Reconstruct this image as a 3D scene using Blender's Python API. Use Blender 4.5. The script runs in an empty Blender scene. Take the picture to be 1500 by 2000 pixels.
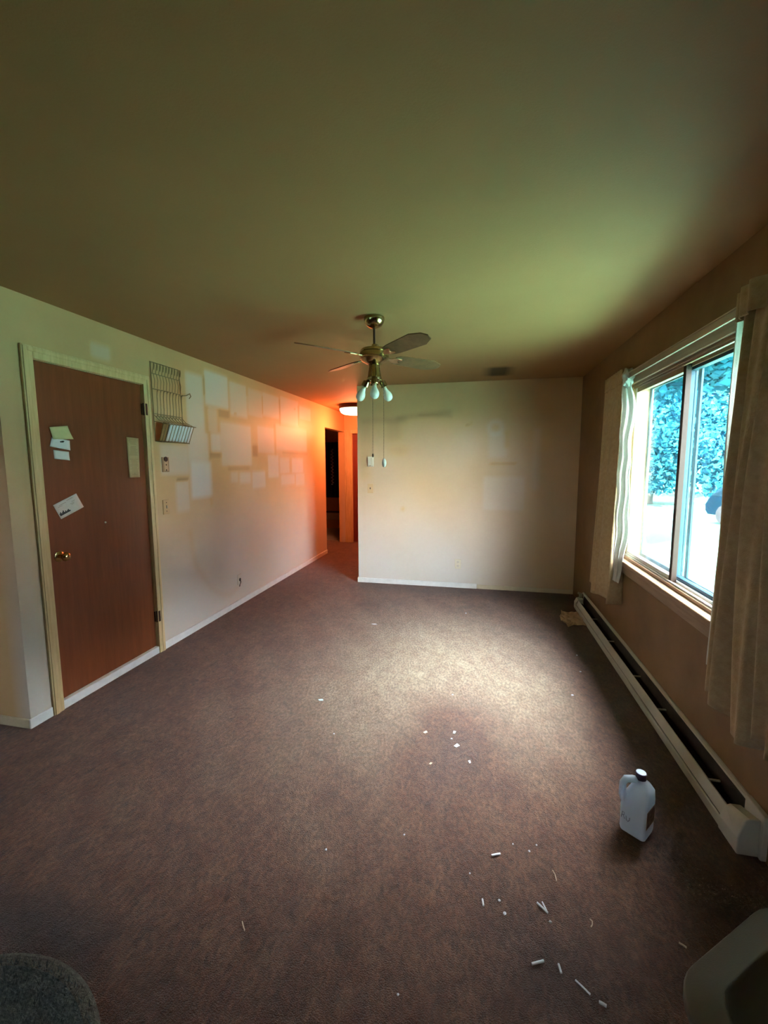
import bpy, bmesh, math, random
import numpy as np
from mathutils import Vector, Matrix
S = bpy.context.scene
COL = S.collection
R = math.radians
random.seed(7)
np.random.seed(7)

# ------------------------------------------------------------------ camera
cam_d = bpy.data.cameras.new('camera')
cam = bpy.data.objects.new('camera', cam_d)
COL.objects.link(cam)
cam_d.sensor_fit = 'VERTICAL'
cam_d.sensor_height = 36.0
cam_d.lens = 840.97 * 36.0 / 2000.0
cam_d.clip_start = 0.03
cam_d.clip_end = 300
YAW, PITCH, ROLL, EYE = 0.2156, 0.1119, -0.003, 1.5043
fwd = Vector((-math.sin(YAW) * math.cos(PITCH), math.cos(YAW) * math.cos(PITCH), -math.sin(PITCH)))
rgt = Vector((math.cos(YAW), math.sin(YAW), 0))
upv = rgt.cross(fwd)
r2 = rgt * math.cos(ROLL) + upv * math.sin(ROLL)
u2 = -rgt * math.sin(ROLL) + upv * math.cos(ROLL)
m = Matrix.Identity(4)
for i in range(3):
    m[i][0], m[i][1], m[i][2] = r2[i], u2[i], -fwd[i]
m.translation = Vector((0, 0, EYE))
cam.matrix_world = m
S.camera = cam

# ------------------------------------------------------------------ world, sun, exposure
W = bpy.data.worlds.new('world')
S.world = W
W.use_nodes = True
bg = W.node_tree.nodes['Background']
bg.inputs[0].default_value = (0.98, 0.955, 1.0, 1)
bg.inputs[1].default_value = 40.0
sun_d = bpy.data.lights.new('sun', 'SUN')
sun_d.energy = 110.0
sun_d.angle = R(2)
sun_d.color = (1.0, 0.97, 0.86)
sun = bpy.data.objects.new('sun', sun_d)
COL.objects.link(sun)
sun.location = (-4, -8, 12)
sun.rotation_euler = Vector((0.22, 0.62, -0.75)).to_track_quat('-Z', 'Y').to_euler()
S.view_settings.view_transform = 'Standard'
S.view_settings.look = 'None'
S.view_settings.gamma = 1
S.view_settings.use_curve_mapping = False
S.view_settings.exposure = 1.1
S.cycles.max_bounces = 14
S.cycles.diffuse_bounces = 8
S.cycles.transparent_max_bounces = 16
S.cycles.sample_clamp_indirect = 8

# ------------------------------------------------------------------ key dimensions (metres)
XL, XR, YB, H = -2.479, 1.0934, 5.189, 2.44
YS = 1.834            # where the left wall ends and the side room opens
XP = -1.47            # left end of the back wall
YH = 7.85             # end of the hall

# ------------------------------------------------------------------ materials
def mat(name, color, rough=0.6, metal=0.0, var=0.0, vscale=6.0, stretch=(1, 1, 1), color2=None, bump=0.0,
        bscale=60.0, stain_and_light=None, dark=None, spec=0.5, sheen=0.0, detail=4.0, transl=0.0, trans=0.0, emit=None):
    M = bpy.data.materials.new(name)
    M.use_nodes = True
    nt = M.node_tree
    N, L = nt.nodes, nt.links
    b = N['Principled BSDF']
    b.inputs['Roughness'].default_value = rough
    b.inputs['Metallic'].default_value = metal
    b.inputs['Specular IOR Level'].default_value = spec
    if sheen:
        b.inputs['Sheen Weight'].default_value = sheen
        b.inputs['Sheen Roughness'].default_value = 0.5
    if trans:
        b.inputs['Transmission Weight'].default_value = trans
    if emit:
        b.inputs['Emission Color'].default_value = (*emit[:3], 1)
        b.inputs['Emission Strength'].default_value = emit[3]
    tc = N.new('ShaderNodeTexCoord')
    mp = N.new('ShaderNodeMapping')
    mp.inputs['Scale'].default_value = stretch
    L.new(tc.outputs['Object'], mp.inputs['Vector'])
    cur = None
    if var or color2:
        n = N.new('ShaderNodeTexNoise')
        n.inputs['Scale'].default_value = vscale
        n.inputs['Detail'].default_value = detail
        n.inputs['Roughness'].default_value = 0.65
        L.new(mp.outputs[0], n.inputs['Vector'])
        ramp = N.new('ShaderNodeValToRGB')
        c2 = color2 if color2 else tuple(c * (1 - var) for c in color)
        ramp.color_ramp.elements[0].position = 0.32
        ramp.color_ramp.elements[0].color = (*c2, 1)
        ramp.color_ramp.elements[1].position = 0.68
        ramp.color_ramp.elements[1].color = (*color, 1)
        L.new(n.outputs['Fac'], ramp.inputs[0])
        cur = ramp.outputs[0]
    else:
        rgb = N.new('ShaderNodeRGB')
        rgb.outputs[0].default_value = (*color, 1)
        cur = rgb.outputs[0]
    if stain_and_light or dark:
        at = N.new('ShaderNodeAttribute')
        at.attribute_name = 'stain_and_light'
        for sgn, colr in ((1, stain_and_light), (-1, dark)):
            if not colr:
                continue
            mu = N.new('ShaderNodeMath')
            mu.operation = 'MULTIPLY'
            mu.use_clamp = True
            mu.inputs[1].default_value = sgn
            L.new(at.outputs['Fac'], mu.inputs[0])
            mx = N.new('ShaderNodeMixRGB')
            L.new(mu.outputs[0], mx.inputs[0])
            L.new(cur, mx.inputs[1])
            mx.inputs[2].default_value = (*colr, 1)
            cur = mx.outputs[0]
    L.new(cur, b.inputs['Base Color'])
    if bump:
        n2 = N.new('ShaderNodeTexNoise')
        n2.inputs['Scale'].default_value = bscale
        n2.inputs['Detail'].default_value = 3
        L.new(mp.outputs[0], n2.inputs['Vector'])
        bp = N.new('ShaderNodeBump')
        bp.inputs['Strength'].default_value = bump
        bp.inputs['Distance'].default_value = 0.01
        L.new(n2.outputs['Fac'], bp.inputs['Height'])
        L.new(bp.outputs[0], b.inputs['Normal'])
    if transl:
        out = N['Material Output']
        tr = N.new('ShaderNodeBsdfTranslucent')
        L.new(cur, tr.inputs['Color'])
        mixs = N.new('ShaderNodeMixShader')
        mixs.inputs[0].default_value = transl
        L.new(b.outputs[0], mixs.inputs[1])
        L.new(tr.outputs[0], mixs.inputs[2])
        L.new(mixs.outputs[0], out.inputs['Surface'])
    return M

WALLC = (0.60, 0.395, 0.195)
M = {}
M['wall'] = mat('painted_wall', WALLC, 0.42, var=0.10, vscale=1.6, bump=0.06, bscale=220, stain_and_light=(0.60, 0.575, 0.535),
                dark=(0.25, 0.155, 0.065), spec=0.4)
M['wall_shade_side'] = mat('shaded_brown_wall', (0.235, 0.132, 0.054), 0.5, var=0.2, vscale=1.8, bump=0.06, bscale=220, color2=(0.155, 0.082, 0.030), spec=0.3)  # wall paint darkened: shade of the window wall put into its colour
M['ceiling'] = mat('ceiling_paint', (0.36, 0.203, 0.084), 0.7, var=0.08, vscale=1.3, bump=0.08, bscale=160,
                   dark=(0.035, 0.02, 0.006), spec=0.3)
M['white_trim'] = mat('white_trim', (0.74, 0.74, 0.72), 0.4, var=0.12, vscale=14)
M['cream_trim'] = mat('cream_trim', (0.62, 0.53, 0.36), 0.45, var=0.12, vscale=10)
M['casing'] = mat('cream_wood_casing', (0.70, 0.53, 0.28), 0.35, color2=(0.54, 0.385, 0.18), vscale=9, stretch=(6, 6, 0.5), spec=0.5)
M['door'] = mat('mahogany_door', (0.215, 0.062, 0.022), 0.34, color2=(0.165, 0.046, 0.016), vscale=5, stretch=(7, 7, 0.5), spec=0.35)
M['red_door'] = mat('dark_red_door', (0.20, 0.04, 0.025), 0.4, var=0.3, vscale=6, stretch=(6, 6, .5))
M['bronze'] = mat('dark_bronze', (0.05, 0.02, 0.012), 0.45, 0.6)
M['brass'] = mat('antique_brass', (0.46, 0.34, 0.16), 0.2, 1.0, var=0.2, vscale=20)
M['knob'] = mat('tarnished_brass_knob', (0.55, 0.36, 0.16), 0.18, 1.0)
M['chain'] = mat('bead_chain', (0.20, 0.14, 0.07), 0.4, 0.8)
M['blade'] = mat('wood_grain_blade', (0.20, 0.10, 0.045), 0.55, color2=(0.10, 0.05, 0.022), vscale=9, stretch=(1, 1, 1), bump=0.05, spec=0.2)
M['bulb'] = mat('frosted_bulb', (0.92, 0.93, 0.90), 0.15, transl=0.25, spec=0.6)
M['socket'] = mat('bulb_screw_base', (0.6, 0.55, 0.4), 0.35, 0.7)
M['ivory'] = mat('ivory_plastic', (0.66, 0.60, 0.44), 0.35, var=0.1, vscale=20)
M['white_plastic'] = mat('white_plastic', (0.80, 0.79, 0.72), 0.3)
M['grey_plate'] = mat('wall_painted_plate', (0.58, 0.53, 0.43), 0.35)
M['tan_plate'] = mat('brown_tan_plate', (0.36, 0.22, 0.12), 0.4, var=0.25, vscale=30)
M['tan_inner'] = mat('tan_inner_panel', (0.52, 0.33, 0.19), 0.45)
M['dark'] = mat('dark_recess', (0.02, 0.015, 0.012), 0.6)
M['heater'] = mat('beige_enamel', (0.56, 0.53, 0.455), 0.38, var=0.10, vscale=12, bump=0.04, bscale=40)
M['fins'] = mat('dusty_fins', (0.045, 0.035, 0.028), 0.6, 0.3, var=0.4, vscale=40)
M['vinyl'] = mat('white_vinyl_sash', (0.72, 0.75, 0.74), 0.35, var=0.06, vscale=10)
M['brown_sash'] = mat('weathered_wood_frame', (0.24, 0.15, 0.085), 0.45, color2=(0.17, 0.10, 0.05), vscale=8, stretch=(5, .6, 5))
M['sill'] = mat('varnished_sill', (0.36, 0.235, 0.14), 0.35, color2=(0.26, 0.16, 0.09), vscale=8, stretch=(6, .6, 6))
M['dark_stile'] = mat('backlit_dark_stile', (0.022, 0.013, 0.008), 0.5, spec=0.2)  # backlit darkness of the meeting stile put into its colour
M['storm'] = mat('blue_grey_storm_frame', (0.010, 0.042, 0.062), 0.5, spec=0.2)
M['rod'] = mat('white_enamel_rod', (0.45, 0.38, 0.31), 0.3, 0.2)
M['paper_white'] = mat('white_paper', (0.76, 0.77, 0.80), 0.8, var=0.05, vscale=30)
M['paper_yellow'] = mat('yellow_note_paper', (0.70, 0.66, 0.34), 0.8, var=0.10, vscale=30)
M['paper_tan'] = mat('aged_tan_paper', (0.60, 0.43, 0.23), 0.8, var=0.08, vscale=30)
M['paper_card'] = mat('printed_card', (0.74, 0.71, 0.66), 0.6, var=0.08, vscale=40)
M['ink'] = mat('dark_ink', (0.035, 0.035, 0.04), 0.7)
M['ink_soft'] = mat('faded_ink', (0.40, 0.36, 0.28), 0.8)
M['ink_tan'] = mat('brown_print', (0.42, 0.28, 0.14), 0.8)
M['wire'] = mat('tarnished_wire', (0.26, 0.195, 0.10), 0.4, 0.5)
M['cardboard'] = mat('brown_card', (0.33, 0.18, 0.065), 0.8, var=0.15, vscale=20)
M['kraft'] = mat('crumpled_brown_paper', (0.46, 0.31, 0.19), 0.85, var=0.2, vscale=14, bump=0.5, bscale=30)
M['crumb'] = mat('white_foam_bits', (0.74, 0.78, 0.86), 0.6)
M['crumb_tan'] = mat('tan_bits', (0.60, 0.48, 0.36), 0.7)
M['scrap_blue'] = mat('pale_blue_scrap', (0.62, 0.76, 0.80), 0.6)
M['cap'] = mat('purple_cap', (0.035, 0.018, 0.06), 0.4)
M['cap_top'] = mat('lilac_cap_top', (0.42, 0.50, 0.72), 0.35)
M['label_print'] = mat('printed_label', (0.46, 0.36, 0.29), 0.55, color2=(0.12, 0.085, 0.07), vscale=60, detail=6)
M['tote'] = mat('grey_tote_plastic', (0.105, 0.095, 0.075), 0.42, bump=0.10, bscale=400, spec=0.35)
M['rug'] = mat('teal_grey_shag', (0.10, 0.125, 0.12), 0.95, color2=(0.04, 0.055, 0.06), vscale=60, bump=0.9, bscale=160)
M['rug_edge'] = mat('pale_rug_binding', (0.15, 0.15, 0.13), 0.95, var=0.4, vscale=60, bump=0.8, bscale=200)
M['vinyl_floor'] = mat('grey_green_vinyl', (0.42, 0.46, 0.40), 0.45, var=0.2, vscale=5)
M['dark_cloth'] = mat('black_curtain_cloth', (0.015, 0.012, 0.022), 0.85)
M['white_print'] = mat('white_cloth_print', (0.75, 0.72, 0.75), 0.8)
M['lawn'] = mat('lawn_grass', (0.095, 0.215, 0.175), 0.9, color2=(0.07, 0.165, 0.135), vscale=0.8, detail=8, spec=0.1)
M['bark'] = mat('tree_bark', (0.07, 0.06, 0.05), 0.9, var=0.4, vscale=8)
M['leaf'] = mat('spruce_leaves', (0.012, 0.095, 0.150), 0.9, color2=(0.006, 0.052, 0.095), vscale=0.7, spec=0.0)
M['leaf2'] = mat('maple_leaves', (0.014, 0.105, 0.145), 0.9, color2=(0.006, 0.056, 0.092), vscale=0.8, spec=0.0)
M['car'] = mat('dark_blue_car_paint', (0.003, 0.014, 0.026), 0.6, spec=0.0)
M['tyre'] = mat('tyre_rubber', (0.02, 0.02, 0.022), 0.8)
M['hub'] = mat('pale_wheel_hub', (0.012, 0.035, 0.06), 0.6, 0.0)
M['carglass'] = mat('car_window_glass', (0.004, 0.02, 0.034), 0.5, spec=0.05)
M['unseen_dark'] = mat('unseen_wall_dark', (0.12, 0.06, 0.03), 0.5, var=0.3, vscale=6, stretch=(6, 6, .5))  # made-up dark finish for unseen walls, cuts bounce light near the camera
M['siding'] = mat('house_siding', (0.55, 0.55, 0.52), 0.7)
M['roof'] = mat('roof_soffit', (0.5, 0.5, 0.47), 0.7)

def cloth_mat(name, color, color2, transl):
    mm = mat(name, color, 0.9, color2=color2, vscale=40, stretch=(1, 1, 1), bump=0.35, bscale=220, transl=transl, spec=0.15, sheen=0.15)
    return mm
M['curtain'] = cloth_mat('cream_woven_curtain', (0.50, 0.37, 0.215), (0.42, 0.295, 0.16), 0.08)
M['lining'] = cloth_mat('white_curtain_lining', (0.74, 0.74, 0.70), (0.66, 0.66, 0.62), 0.30)

def carpet():
    Mt = bpy.data.materials.new('brown_carpet')
    Mt.use_nodes = True
    nt = Mt.node_tree
    N, L = nt.nodes, nt.links
    b = N['Principled BSDF']
    b.inputs['Roughness'].default_value = 0.95
    b.inputs['Specular IOR Level'].default_value = 0.1
    b.inputs['Sheen Weight'].default_value = 0.25
    b.inputs['Sheen Roughness'].default_value = 0.6
    tc = N.new('ShaderNodeTexCoord')
    def noise(scale, detail, stretch=(1, 1, 1), rough=0.6):
        mp = N.new('ShaderNodeMapping')
        mp.inputs['Scale'].default_value = stretch
        mp.inputs['Rotation'].default_value = (0, 0, 0.35)
        L.new(tc.outputs['Object'], mp.inputs[0])
        n = N.new('ShaderNodeTexNoise')
        n.inputs['Scale'].default_value = scale
        n.inputs['Detail'].default_value = detail
        n.inputs['Roughness'].default_value = rough
        L.new(mp.outputs[0], n.inputs['Vector'])
        return n.outputs['Fac']
    def mixc(fac, a, c):
        mx = N.new('ShaderNodeMixRGB')
        if isinstance(fac, float):
            mx.inputs[0].default_value = fac
        else:
            L.new(fac, mx.inputs[0])
        for k, v in ((1, a), (2, c)):
            if isinstance(v, tuple):
                mx.inputs[k].default_value = (*v, 1)
            else:
                L.new(v, mx.inputs[k])
        return mx.outputs[0]
    def ramp(fac, p0, p1):
        mr = N.new('ShaderNodeMapRange')
        mr.inputs[1].default_value = p0
        mr.inputs[2].default_value = p1
        L.new(fac, mr.inputs[0])
        return mr.outputs[0]
    c = mixc(ramp(noise(2.2, 6), 0.35, 0.65), (0.098, 0.028, 0.010), (0.172, 0.057, 0.024))
    c = mixc(ramp(noise(11, 7, (1, .6, 1), 0.8), 0.40, 0.62), c, (0.245, 0.108, 0.056))
    c = mixc(ramp(noise(26, 5, (1, .5, 1), 0.8), 0.52, 0.66), c, (0.055, 0.018, 0.008))
    tuft = ramp(noise(75, 3, (1, .5, 1), 0.7), 0.40, 0.62)
    c = mixc(tuft, mixc(0.62, c, (0.045, 0.018, 0.009)), c)
    at = N.new('ShaderNodeAttribute')
    at.attribute_name = 'stain_and_light'
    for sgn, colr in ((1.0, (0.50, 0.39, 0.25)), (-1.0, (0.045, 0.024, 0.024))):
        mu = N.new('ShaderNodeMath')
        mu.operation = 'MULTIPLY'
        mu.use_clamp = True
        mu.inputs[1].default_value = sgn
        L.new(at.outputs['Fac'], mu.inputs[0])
        if sgn > 0:      # worn pile and painted light pool: patchy, follows the mottling
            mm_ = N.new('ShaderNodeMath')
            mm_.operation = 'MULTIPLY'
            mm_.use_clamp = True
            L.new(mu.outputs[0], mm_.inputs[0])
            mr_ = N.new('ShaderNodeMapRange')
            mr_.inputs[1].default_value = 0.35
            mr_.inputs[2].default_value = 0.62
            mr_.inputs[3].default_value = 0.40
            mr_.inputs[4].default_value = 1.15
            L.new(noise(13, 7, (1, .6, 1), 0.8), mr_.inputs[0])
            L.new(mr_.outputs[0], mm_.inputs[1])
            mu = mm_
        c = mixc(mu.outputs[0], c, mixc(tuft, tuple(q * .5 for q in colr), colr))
    L.new(c, b.inputs['Base Color'])
    ad = N.new('ShaderNodeMath')
    ad.operation = 'ADD'
    L.new(noise(75, 3, (1, .5, 1), 0.7), ad.inputs[0])
    L.new(noise(260, 2), ad.inputs[1])
    bp = N.new('ShaderNodeBump')
    bp.inputs['Strength'].default_value = 0.9
    bp.inputs['Distance'].default_value = 0.012
    L.new(ad.outputs[0], bp.inputs['Height'])
    L.new(bp.outputs[0], b.inputs['Normal'])
    return Mt
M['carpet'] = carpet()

def glass():
    Mt = bpy.data.materials.new('grimy_hazed_glass')
    Mt.use_nodes = True
    nt = Mt.node_tree
    N, L = nt.nodes, nt.links
    N.remove(N['Principled BSDF'])
    out = N['Material Output']
    t = N.new('ShaderNodeBsdfTransparent')
    t.inputs[0].default_value = (0.93, 0.985, 0.99, 1)
    g = N.new('ShaderNodeBsdfGlossy')
    g.inputs['Roughness'].default_value = 0.01
    lw = N.new('ShaderNodeLayerWeight')
    lw.inputs[0].default_value = 0.5
    pw = N.new('ShaderNodeMath')
    pw.operation = 'POWER'
    pw.inputs[1].default_value = 5.0
    L.new(lw.outputs['Facing'], pw.inputs[0])
    fr = N.new('ShaderNodeMapRange')
    fr.inputs[3].default_value = 0.035
    fr.inputs[4].default_value = 1.0
    L.new(pw.outputs[0], fr.inputs[0])
    mx = N.new('ShaderNodeMixShader')
    L.new(fr.outputs[0], mx.inputs[0])
    L.new(t.outputs[0], mx.inputs[1])
    L.new(g.outputs[0], mx.inputs[2])
    # film of grime with painted haze and reflection streaks running down the pane
    tc = N.new('ShaderNodeTexCoord')
    mp = N.new('ShaderNodeMapping')
    mp.inputs['Scale'].default_value = (1, 14, 0.7)
    mp.inputs['Rotation'].default_value = (0.06, 0, 0)
    L.new(tc.outputs['Object'], mp.inputs[0])
    n = N.new('ShaderNodeTexNoise')
    n.inputs['Scale'].default_value = 1.6
    n.inputs['Detail'].default_value = 5
    L.new(mp.outputs[0], n.inputs['Vector'])
    mr = N.new('ShaderNodeMapRange')
    mr.inputs[1].default_value = 0.42
    mr.inputs[2].default_value = 0.75
    mr.inputs[3].default_value = 0.0016
    mr.inputs[4].default_value = 0.006
    L.new(n.outputs['Fac'], mr.inputs[0])
    d = N.new('ShaderNodeBsdfTranslucent')
    d.inputs[0].default_value = (0.30, 0.78, 0.95, 1)
    mx2 = N.new('ShaderNodeMixShader')
    L.new(mr.outputs[0], mx2.inputs[0])
    L.new(mx.outputs[0], mx2.inputs[1])
    L.new(d.outputs[0], mx2.inputs[2])
    L.new(mx2.outputs[0], out.inputs[0])
    return Mt
M['glass'] = glass()
M['jug'] = mat('milky_plastic', (0.80, 0.90, 1.0), 0.3, transl=0.5, spec=0.5)
M['water'] = mat('water_in_jug', (0.58, 0.68, 0.80), 0.2, transl=0.3)
M['lamp_bowl'] = mat('lit_lamp_bowl', (0.9, 0.85, 0.75), 0.4, emit=(1.0, 0.72, 0.42, 3.0))

# ------------------------------------------------------------------ mesh helpers
class MB:
    def __init__(self):
        self.bm = bmesh.new()
    def _xf(self, vs, mtx):
        if mtx is not None:
            bmesh.ops.transform(self.bm, matrix=mtx, verts=vs)
        return vs
    def box(self, lo, hi, mtx=None):
        x0, y0, z0 = lo
        x1, y1, z1 = hi
        v = [self.bm.verts.new(p) for p in ((x0, y0, z0), (x1, y0, z0), (x1, y1, z0), (x0, y1, z0),
                                            (x0, y0, z1), (x1, y0, z1), (x1, y1, z1), (x0, y1, z1))]
        for f in ((3, 2, 1, 0), (4, 5, 6, 7), (0, 1, 5, 4), (1, 2, 6, 5), (2, 3, 7, 6), (3, 0, 4, 7)):
            self.bm.faces.new([v[i] for i in f])
        self._xf(v, mtx)
        return self
    def tube(self, pts, r, n=8, cap=True):
        pts = [Vector(p) for p in pts]
        rs = r if isinstance(r, (list, tuple)) else [r] * len(pts)
        rings = []
        ref = None
        for i, p in enumerate(pts):
            a = pts[max(i - 1, 0)]
            b = pts[min(i + 1, len(pts) - 1)]
            t = (b - a).normalized()
            if ref is None:
                ref = Vector((0, 0, 1)) if abs(t.z) < .9 else Vector((1, 0, 0))
            u = t.cross(ref).normalized()
            w = u.cross(t).normalized()
            ref = w
            rings.append([self.bm.verts.new(p + (u * math.cos(2 * math.pi * k / n) + w * math.sin(2 * math.pi * k / n)) * rs[i])
                          for k in range(n)])
        for a, b in zip(rings, rings[1:]):
            for k in range(n):
                self.bm.faces.new((a[k], a[(k + 1) % n], b[(k + 1) % n], b[k]))
        if cap:
            self.bm.faces.new(rings[0][::-1])
            self.bm.faces.new(rings[-1])
        return self
    def lathe(self, prof, n=24, mtx=None):
        rings = []
        allv = []
        for r, z in prof:
            if r < 1e-6:
                v = self.bm.verts.new((0, 0, z))
                rings.append([v])
                allv.append(v)
            else:
                ring = [self.bm.verts.new((r * math.cos(2 * math.pi * k / n), r * math.sin(2 * math.pi * k / n), z)) for k in range(n)]
                rings.append(ring)
                allv += ring
        for a, b in zip(rings, rings[1:]):
            for k in range(n):
                k2 = (k + 1) % n
                if len(a) == 1 and len(b) == 1:
                    continue
                if len(a) == 1:
                    self.bm.faces.new((a[0], b[k2], b[k]))
                elif len(b) == 1:
                    self.bm.faces.new((a[k], a[k2], b[0]))
                else:
                    self.bm.faces.new((a[k], a[k2], b[k2], b[k]))
        if len(rings[0]) > 1:
            self.bm.faces.new(rings[0][::-1])
        if len(rings[-1]) > 1:
            self.bm.faces.new(rings[-1])
        self._xf(allv, mtx)
        return self
    def prism(self, poly, h, mtx=None):
        a = [self.bm.verts.new((x, y, 0)) for x, y in poly]
        b = [self.bm.verts.new((x, y, h)) for x, y in poly]
        n = len(poly)
        self.bm.faces.new(a[::-1])
        self.bm.faces.new(b)
        for k in range(n):
            self.bm.faces.new((a[k], a[(k + 1) % n], b[(k + 1) % n], b[k]))
        self._xf(a + b, mtx)
        return self
    def loft(self, rings, cap=True):
        rr = [[self.bm.verts.new(p) for p in ring] for ring in rings]
        n = len(rr[0])
        for a, b in zip(rr, rr[1:]):
            for k in range(n):
                self.bm.faces.new((a[k], a[(k + 1) % n], b[(k + 1) % n], b[k]))
        if cap:
            self.bm.faces.new(rr[0][::-1])
            self.bm.faces.new(rr[-1])
        return self
    def grid(self, P):
        vs = [[self.bm.verts.new(p) for p in row] for row in P]
        for a, b in zip(vs, vs[1:]):
            for k in range(len(a) - 1):
                self.bm.faces.new((a[k], a[k + 1], b[k + 1], b[k]))
        return self
    def build(self, name, material, parent=None, smooth=False, bevel=0.0, segs=2, origin=None, sub=0, solid=0.0, angle=35):
        bmesh.ops.recalc_face_normals(self.bm, faces=self.bm.faces)
        me = bpy.data.meshes.new(name)
        off = Vector((0, 0, 0))
        p = parent
        while p is not None:
            off += p.location
            p = p.parent
        if parent is None:
            co = [v.co for v in self.bm.verts]
            lo = Vector((min(c.x for c in co), min(c.y for c in co), min(c.z for c in co)))
            hi = Vector((max(c.x for c in co), max(c.y for c in co), max(c.z for c in co)))
            off = Vector(origin) if origin is not None else Vector(((lo.x + hi.x) / 2, (lo.y + hi.y) / 2, lo.z))
        bmesh.ops.translate(self.bm, vec=-off, verts=self.bm.verts)
        self.bm.to_mesh(me)
        self.bm.free()
        o = bpy.data.objects.new(name, me)
        COL.objects.link(o)
        me.materials.append(material)
        if parent is None:
            o.location = off
        else:
            o.parent = parent
        if bevel:
            bv = o.modifiers.new('bevel', 'BEVEL')
            bv.width = bevel
            bv.segments = segs
            bv.limit_method = 'ANGLE'
            bv.angle_limit = R(40)
        if solid:
            so = o.modifiers.new('thickness', 'SOLIDIFY')
            so.thickness = solid
            so.offset = 0
        if sub:
            sb = o.modifiers.new('subdivision', 'SUBSURF')
            sb.levels = sub
            sb.render_levels = sub
        if smooth:
            me.polygons.foreach_set('use_smooth', [True] * len(me.polygons))
            if angle < 180:
                try:
                    me.set_sharp_from_angle(angle=R(angle))
                except Exception:
                    pass
        return o

def thing(name, label, cat, loc, group=None, kind=None):
    o = bpy.data.objects.new(name, None)
    o.empty_display_size = 0.05
    COL.objects.link(o)
    o.location = loc
    return tag(o, label, cat, group, kind)

def tag(o, label=None, cat=None, group=None, kind=None):
    if label:
        o['label'] = label
    if cat:
        o['category'] = cat
    if group:
        o['group'] = group
    if kind:
        o['kind'] = kind
    return o

def struct(o, label, cat):
    return tag(o, label, cat, None, 'structure')

# a flat slab with a fine grid on it that carries the 'stain' attribute
def slab(name, axis, coord, thick, u0, u1, v0, v1, holes, step, stainf, material):
    us = set(np.arange(u0, u1, step).round(5)) | {u1}
    vs = set(np.arange(v0, v1, step).round(5)) | {v1}
    for a, b, c, d in holes:
        us |= {a, b}
        vs |= {c, d}
    us = np.array(sorted(us))
    vs = np.array(sorted(vs))
    nu, nv = len(us), len(vs)
    U, V = np.meshgrid(us, vs, indexing='ij')
    def pts(c):
        P = np.zeros((nu, nv, 3))
        o = [a for a in range(3) if a != axis]
        P[..., axis] = c
        P[..., o[0]] = U
        P[..., o[1]] = V
        return P.reshape(-1, 3)
    co = np.concatenate([pts(coord), pts(coord + thick)])
    K = nu * nv
    idx = lambda i, j: i * nv + j
    uc = (us[:-1] + us[1:]) / 2
    vc = (vs[:-1] + vs[1:]) / 2
    keep = np.ones((nu - 1, nv - 1), bool)
    for a, b, c, d in holes:
        keep &= ~((uc[:, None] > a) & (uc[:, None] < b) & (vc[None, :] > c) & (vc[None, :] < d))
    faces = []
    edges = {}
    for i in range(nu - 1):
        for j in range(nv - 1):
            if keep[i, j]:
                q = (idx(i, j), idx(i + 1, j), idx(i + 1, j + 1), idx(i, j + 1))
                faces.append(q)
                faces.append(tuple(k + K for k in q[::-1]))
                for a, b in ((q[0], q[1]), (q[1], q[2]), (q[2], q[3]), (q[3], q[0])):
                    e = (min(a, b), max(a, b))
                    edges[e] = edges.get(e, 0) + 1
    for (a, b), c in edges.items():
        if c == 1:
            faces.append((a, b, b + K, a + K))
    me = bpy.data.meshes.new(name)
    me.from_pydata(co.tolist(), [], faces)
    bm = bmesh.new()
    bm.from_mesh(me)
    sv = stainf(U, V).reshape(-1) if stainf else np.zeros(K)
    vals = np.concatenate([sv, np.zeros(K)])
    lay = bm.verts.layers.float.new('stain_and_light')
    bm.verts.ensure_lookup_table()
    for k, v in enumerate(bm.verts):
        v[lay] = vals[k]
    bmesh.ops.delete(bm, geom=[v for v in bm.verts if not v.link_faces], context='VERTS')
    bmesh.ops.recalc_face_normals(bm, faces=bm.faces)
    bm.to_mesh(me)
    bm.free()
    o = bpy.data.objects.new(name, me)
    COL.objects.link(o)
    me.materials.append(material)
    return o

def sm(x):
    x = np.clip(x, 0, 1)
    return x * x * (3 - 2 * x)
def rect(U, V, a, b, c, d, s=0.03):
    return sm((U - a) / s + .5) * sm((b - U) / s + .5) * sm((V - c) / s + .5) * sm((d - V) / s + .5)
def blob(U, V, cu, cv, ru, rv):
    return np.exp(-(((U - cu) / ru) ** 2 + ((V - cv) / rv) ** 2))
def seg(U, V, p, q, w):
    p = np.array(p)
    q = np.array(q)
    d = q - p
    t = np.clip(((U - p[0]) * d[0] + (V - p[1]) * d[1]) / (d @ d), 0, 1)
    D = np.hypot(U - p[0] - t * d[0], V - p[1] - t * d[1])
    return np.exp(-(D / w) ** 2)
def wob(U, V, k=0):
    return (np.sin(U * 3.1 + k) * np.cos(V * 4.3 + 1.7 * k) + np.sin(U * 7.3 + V * 5.1 + k)) * .5

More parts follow.
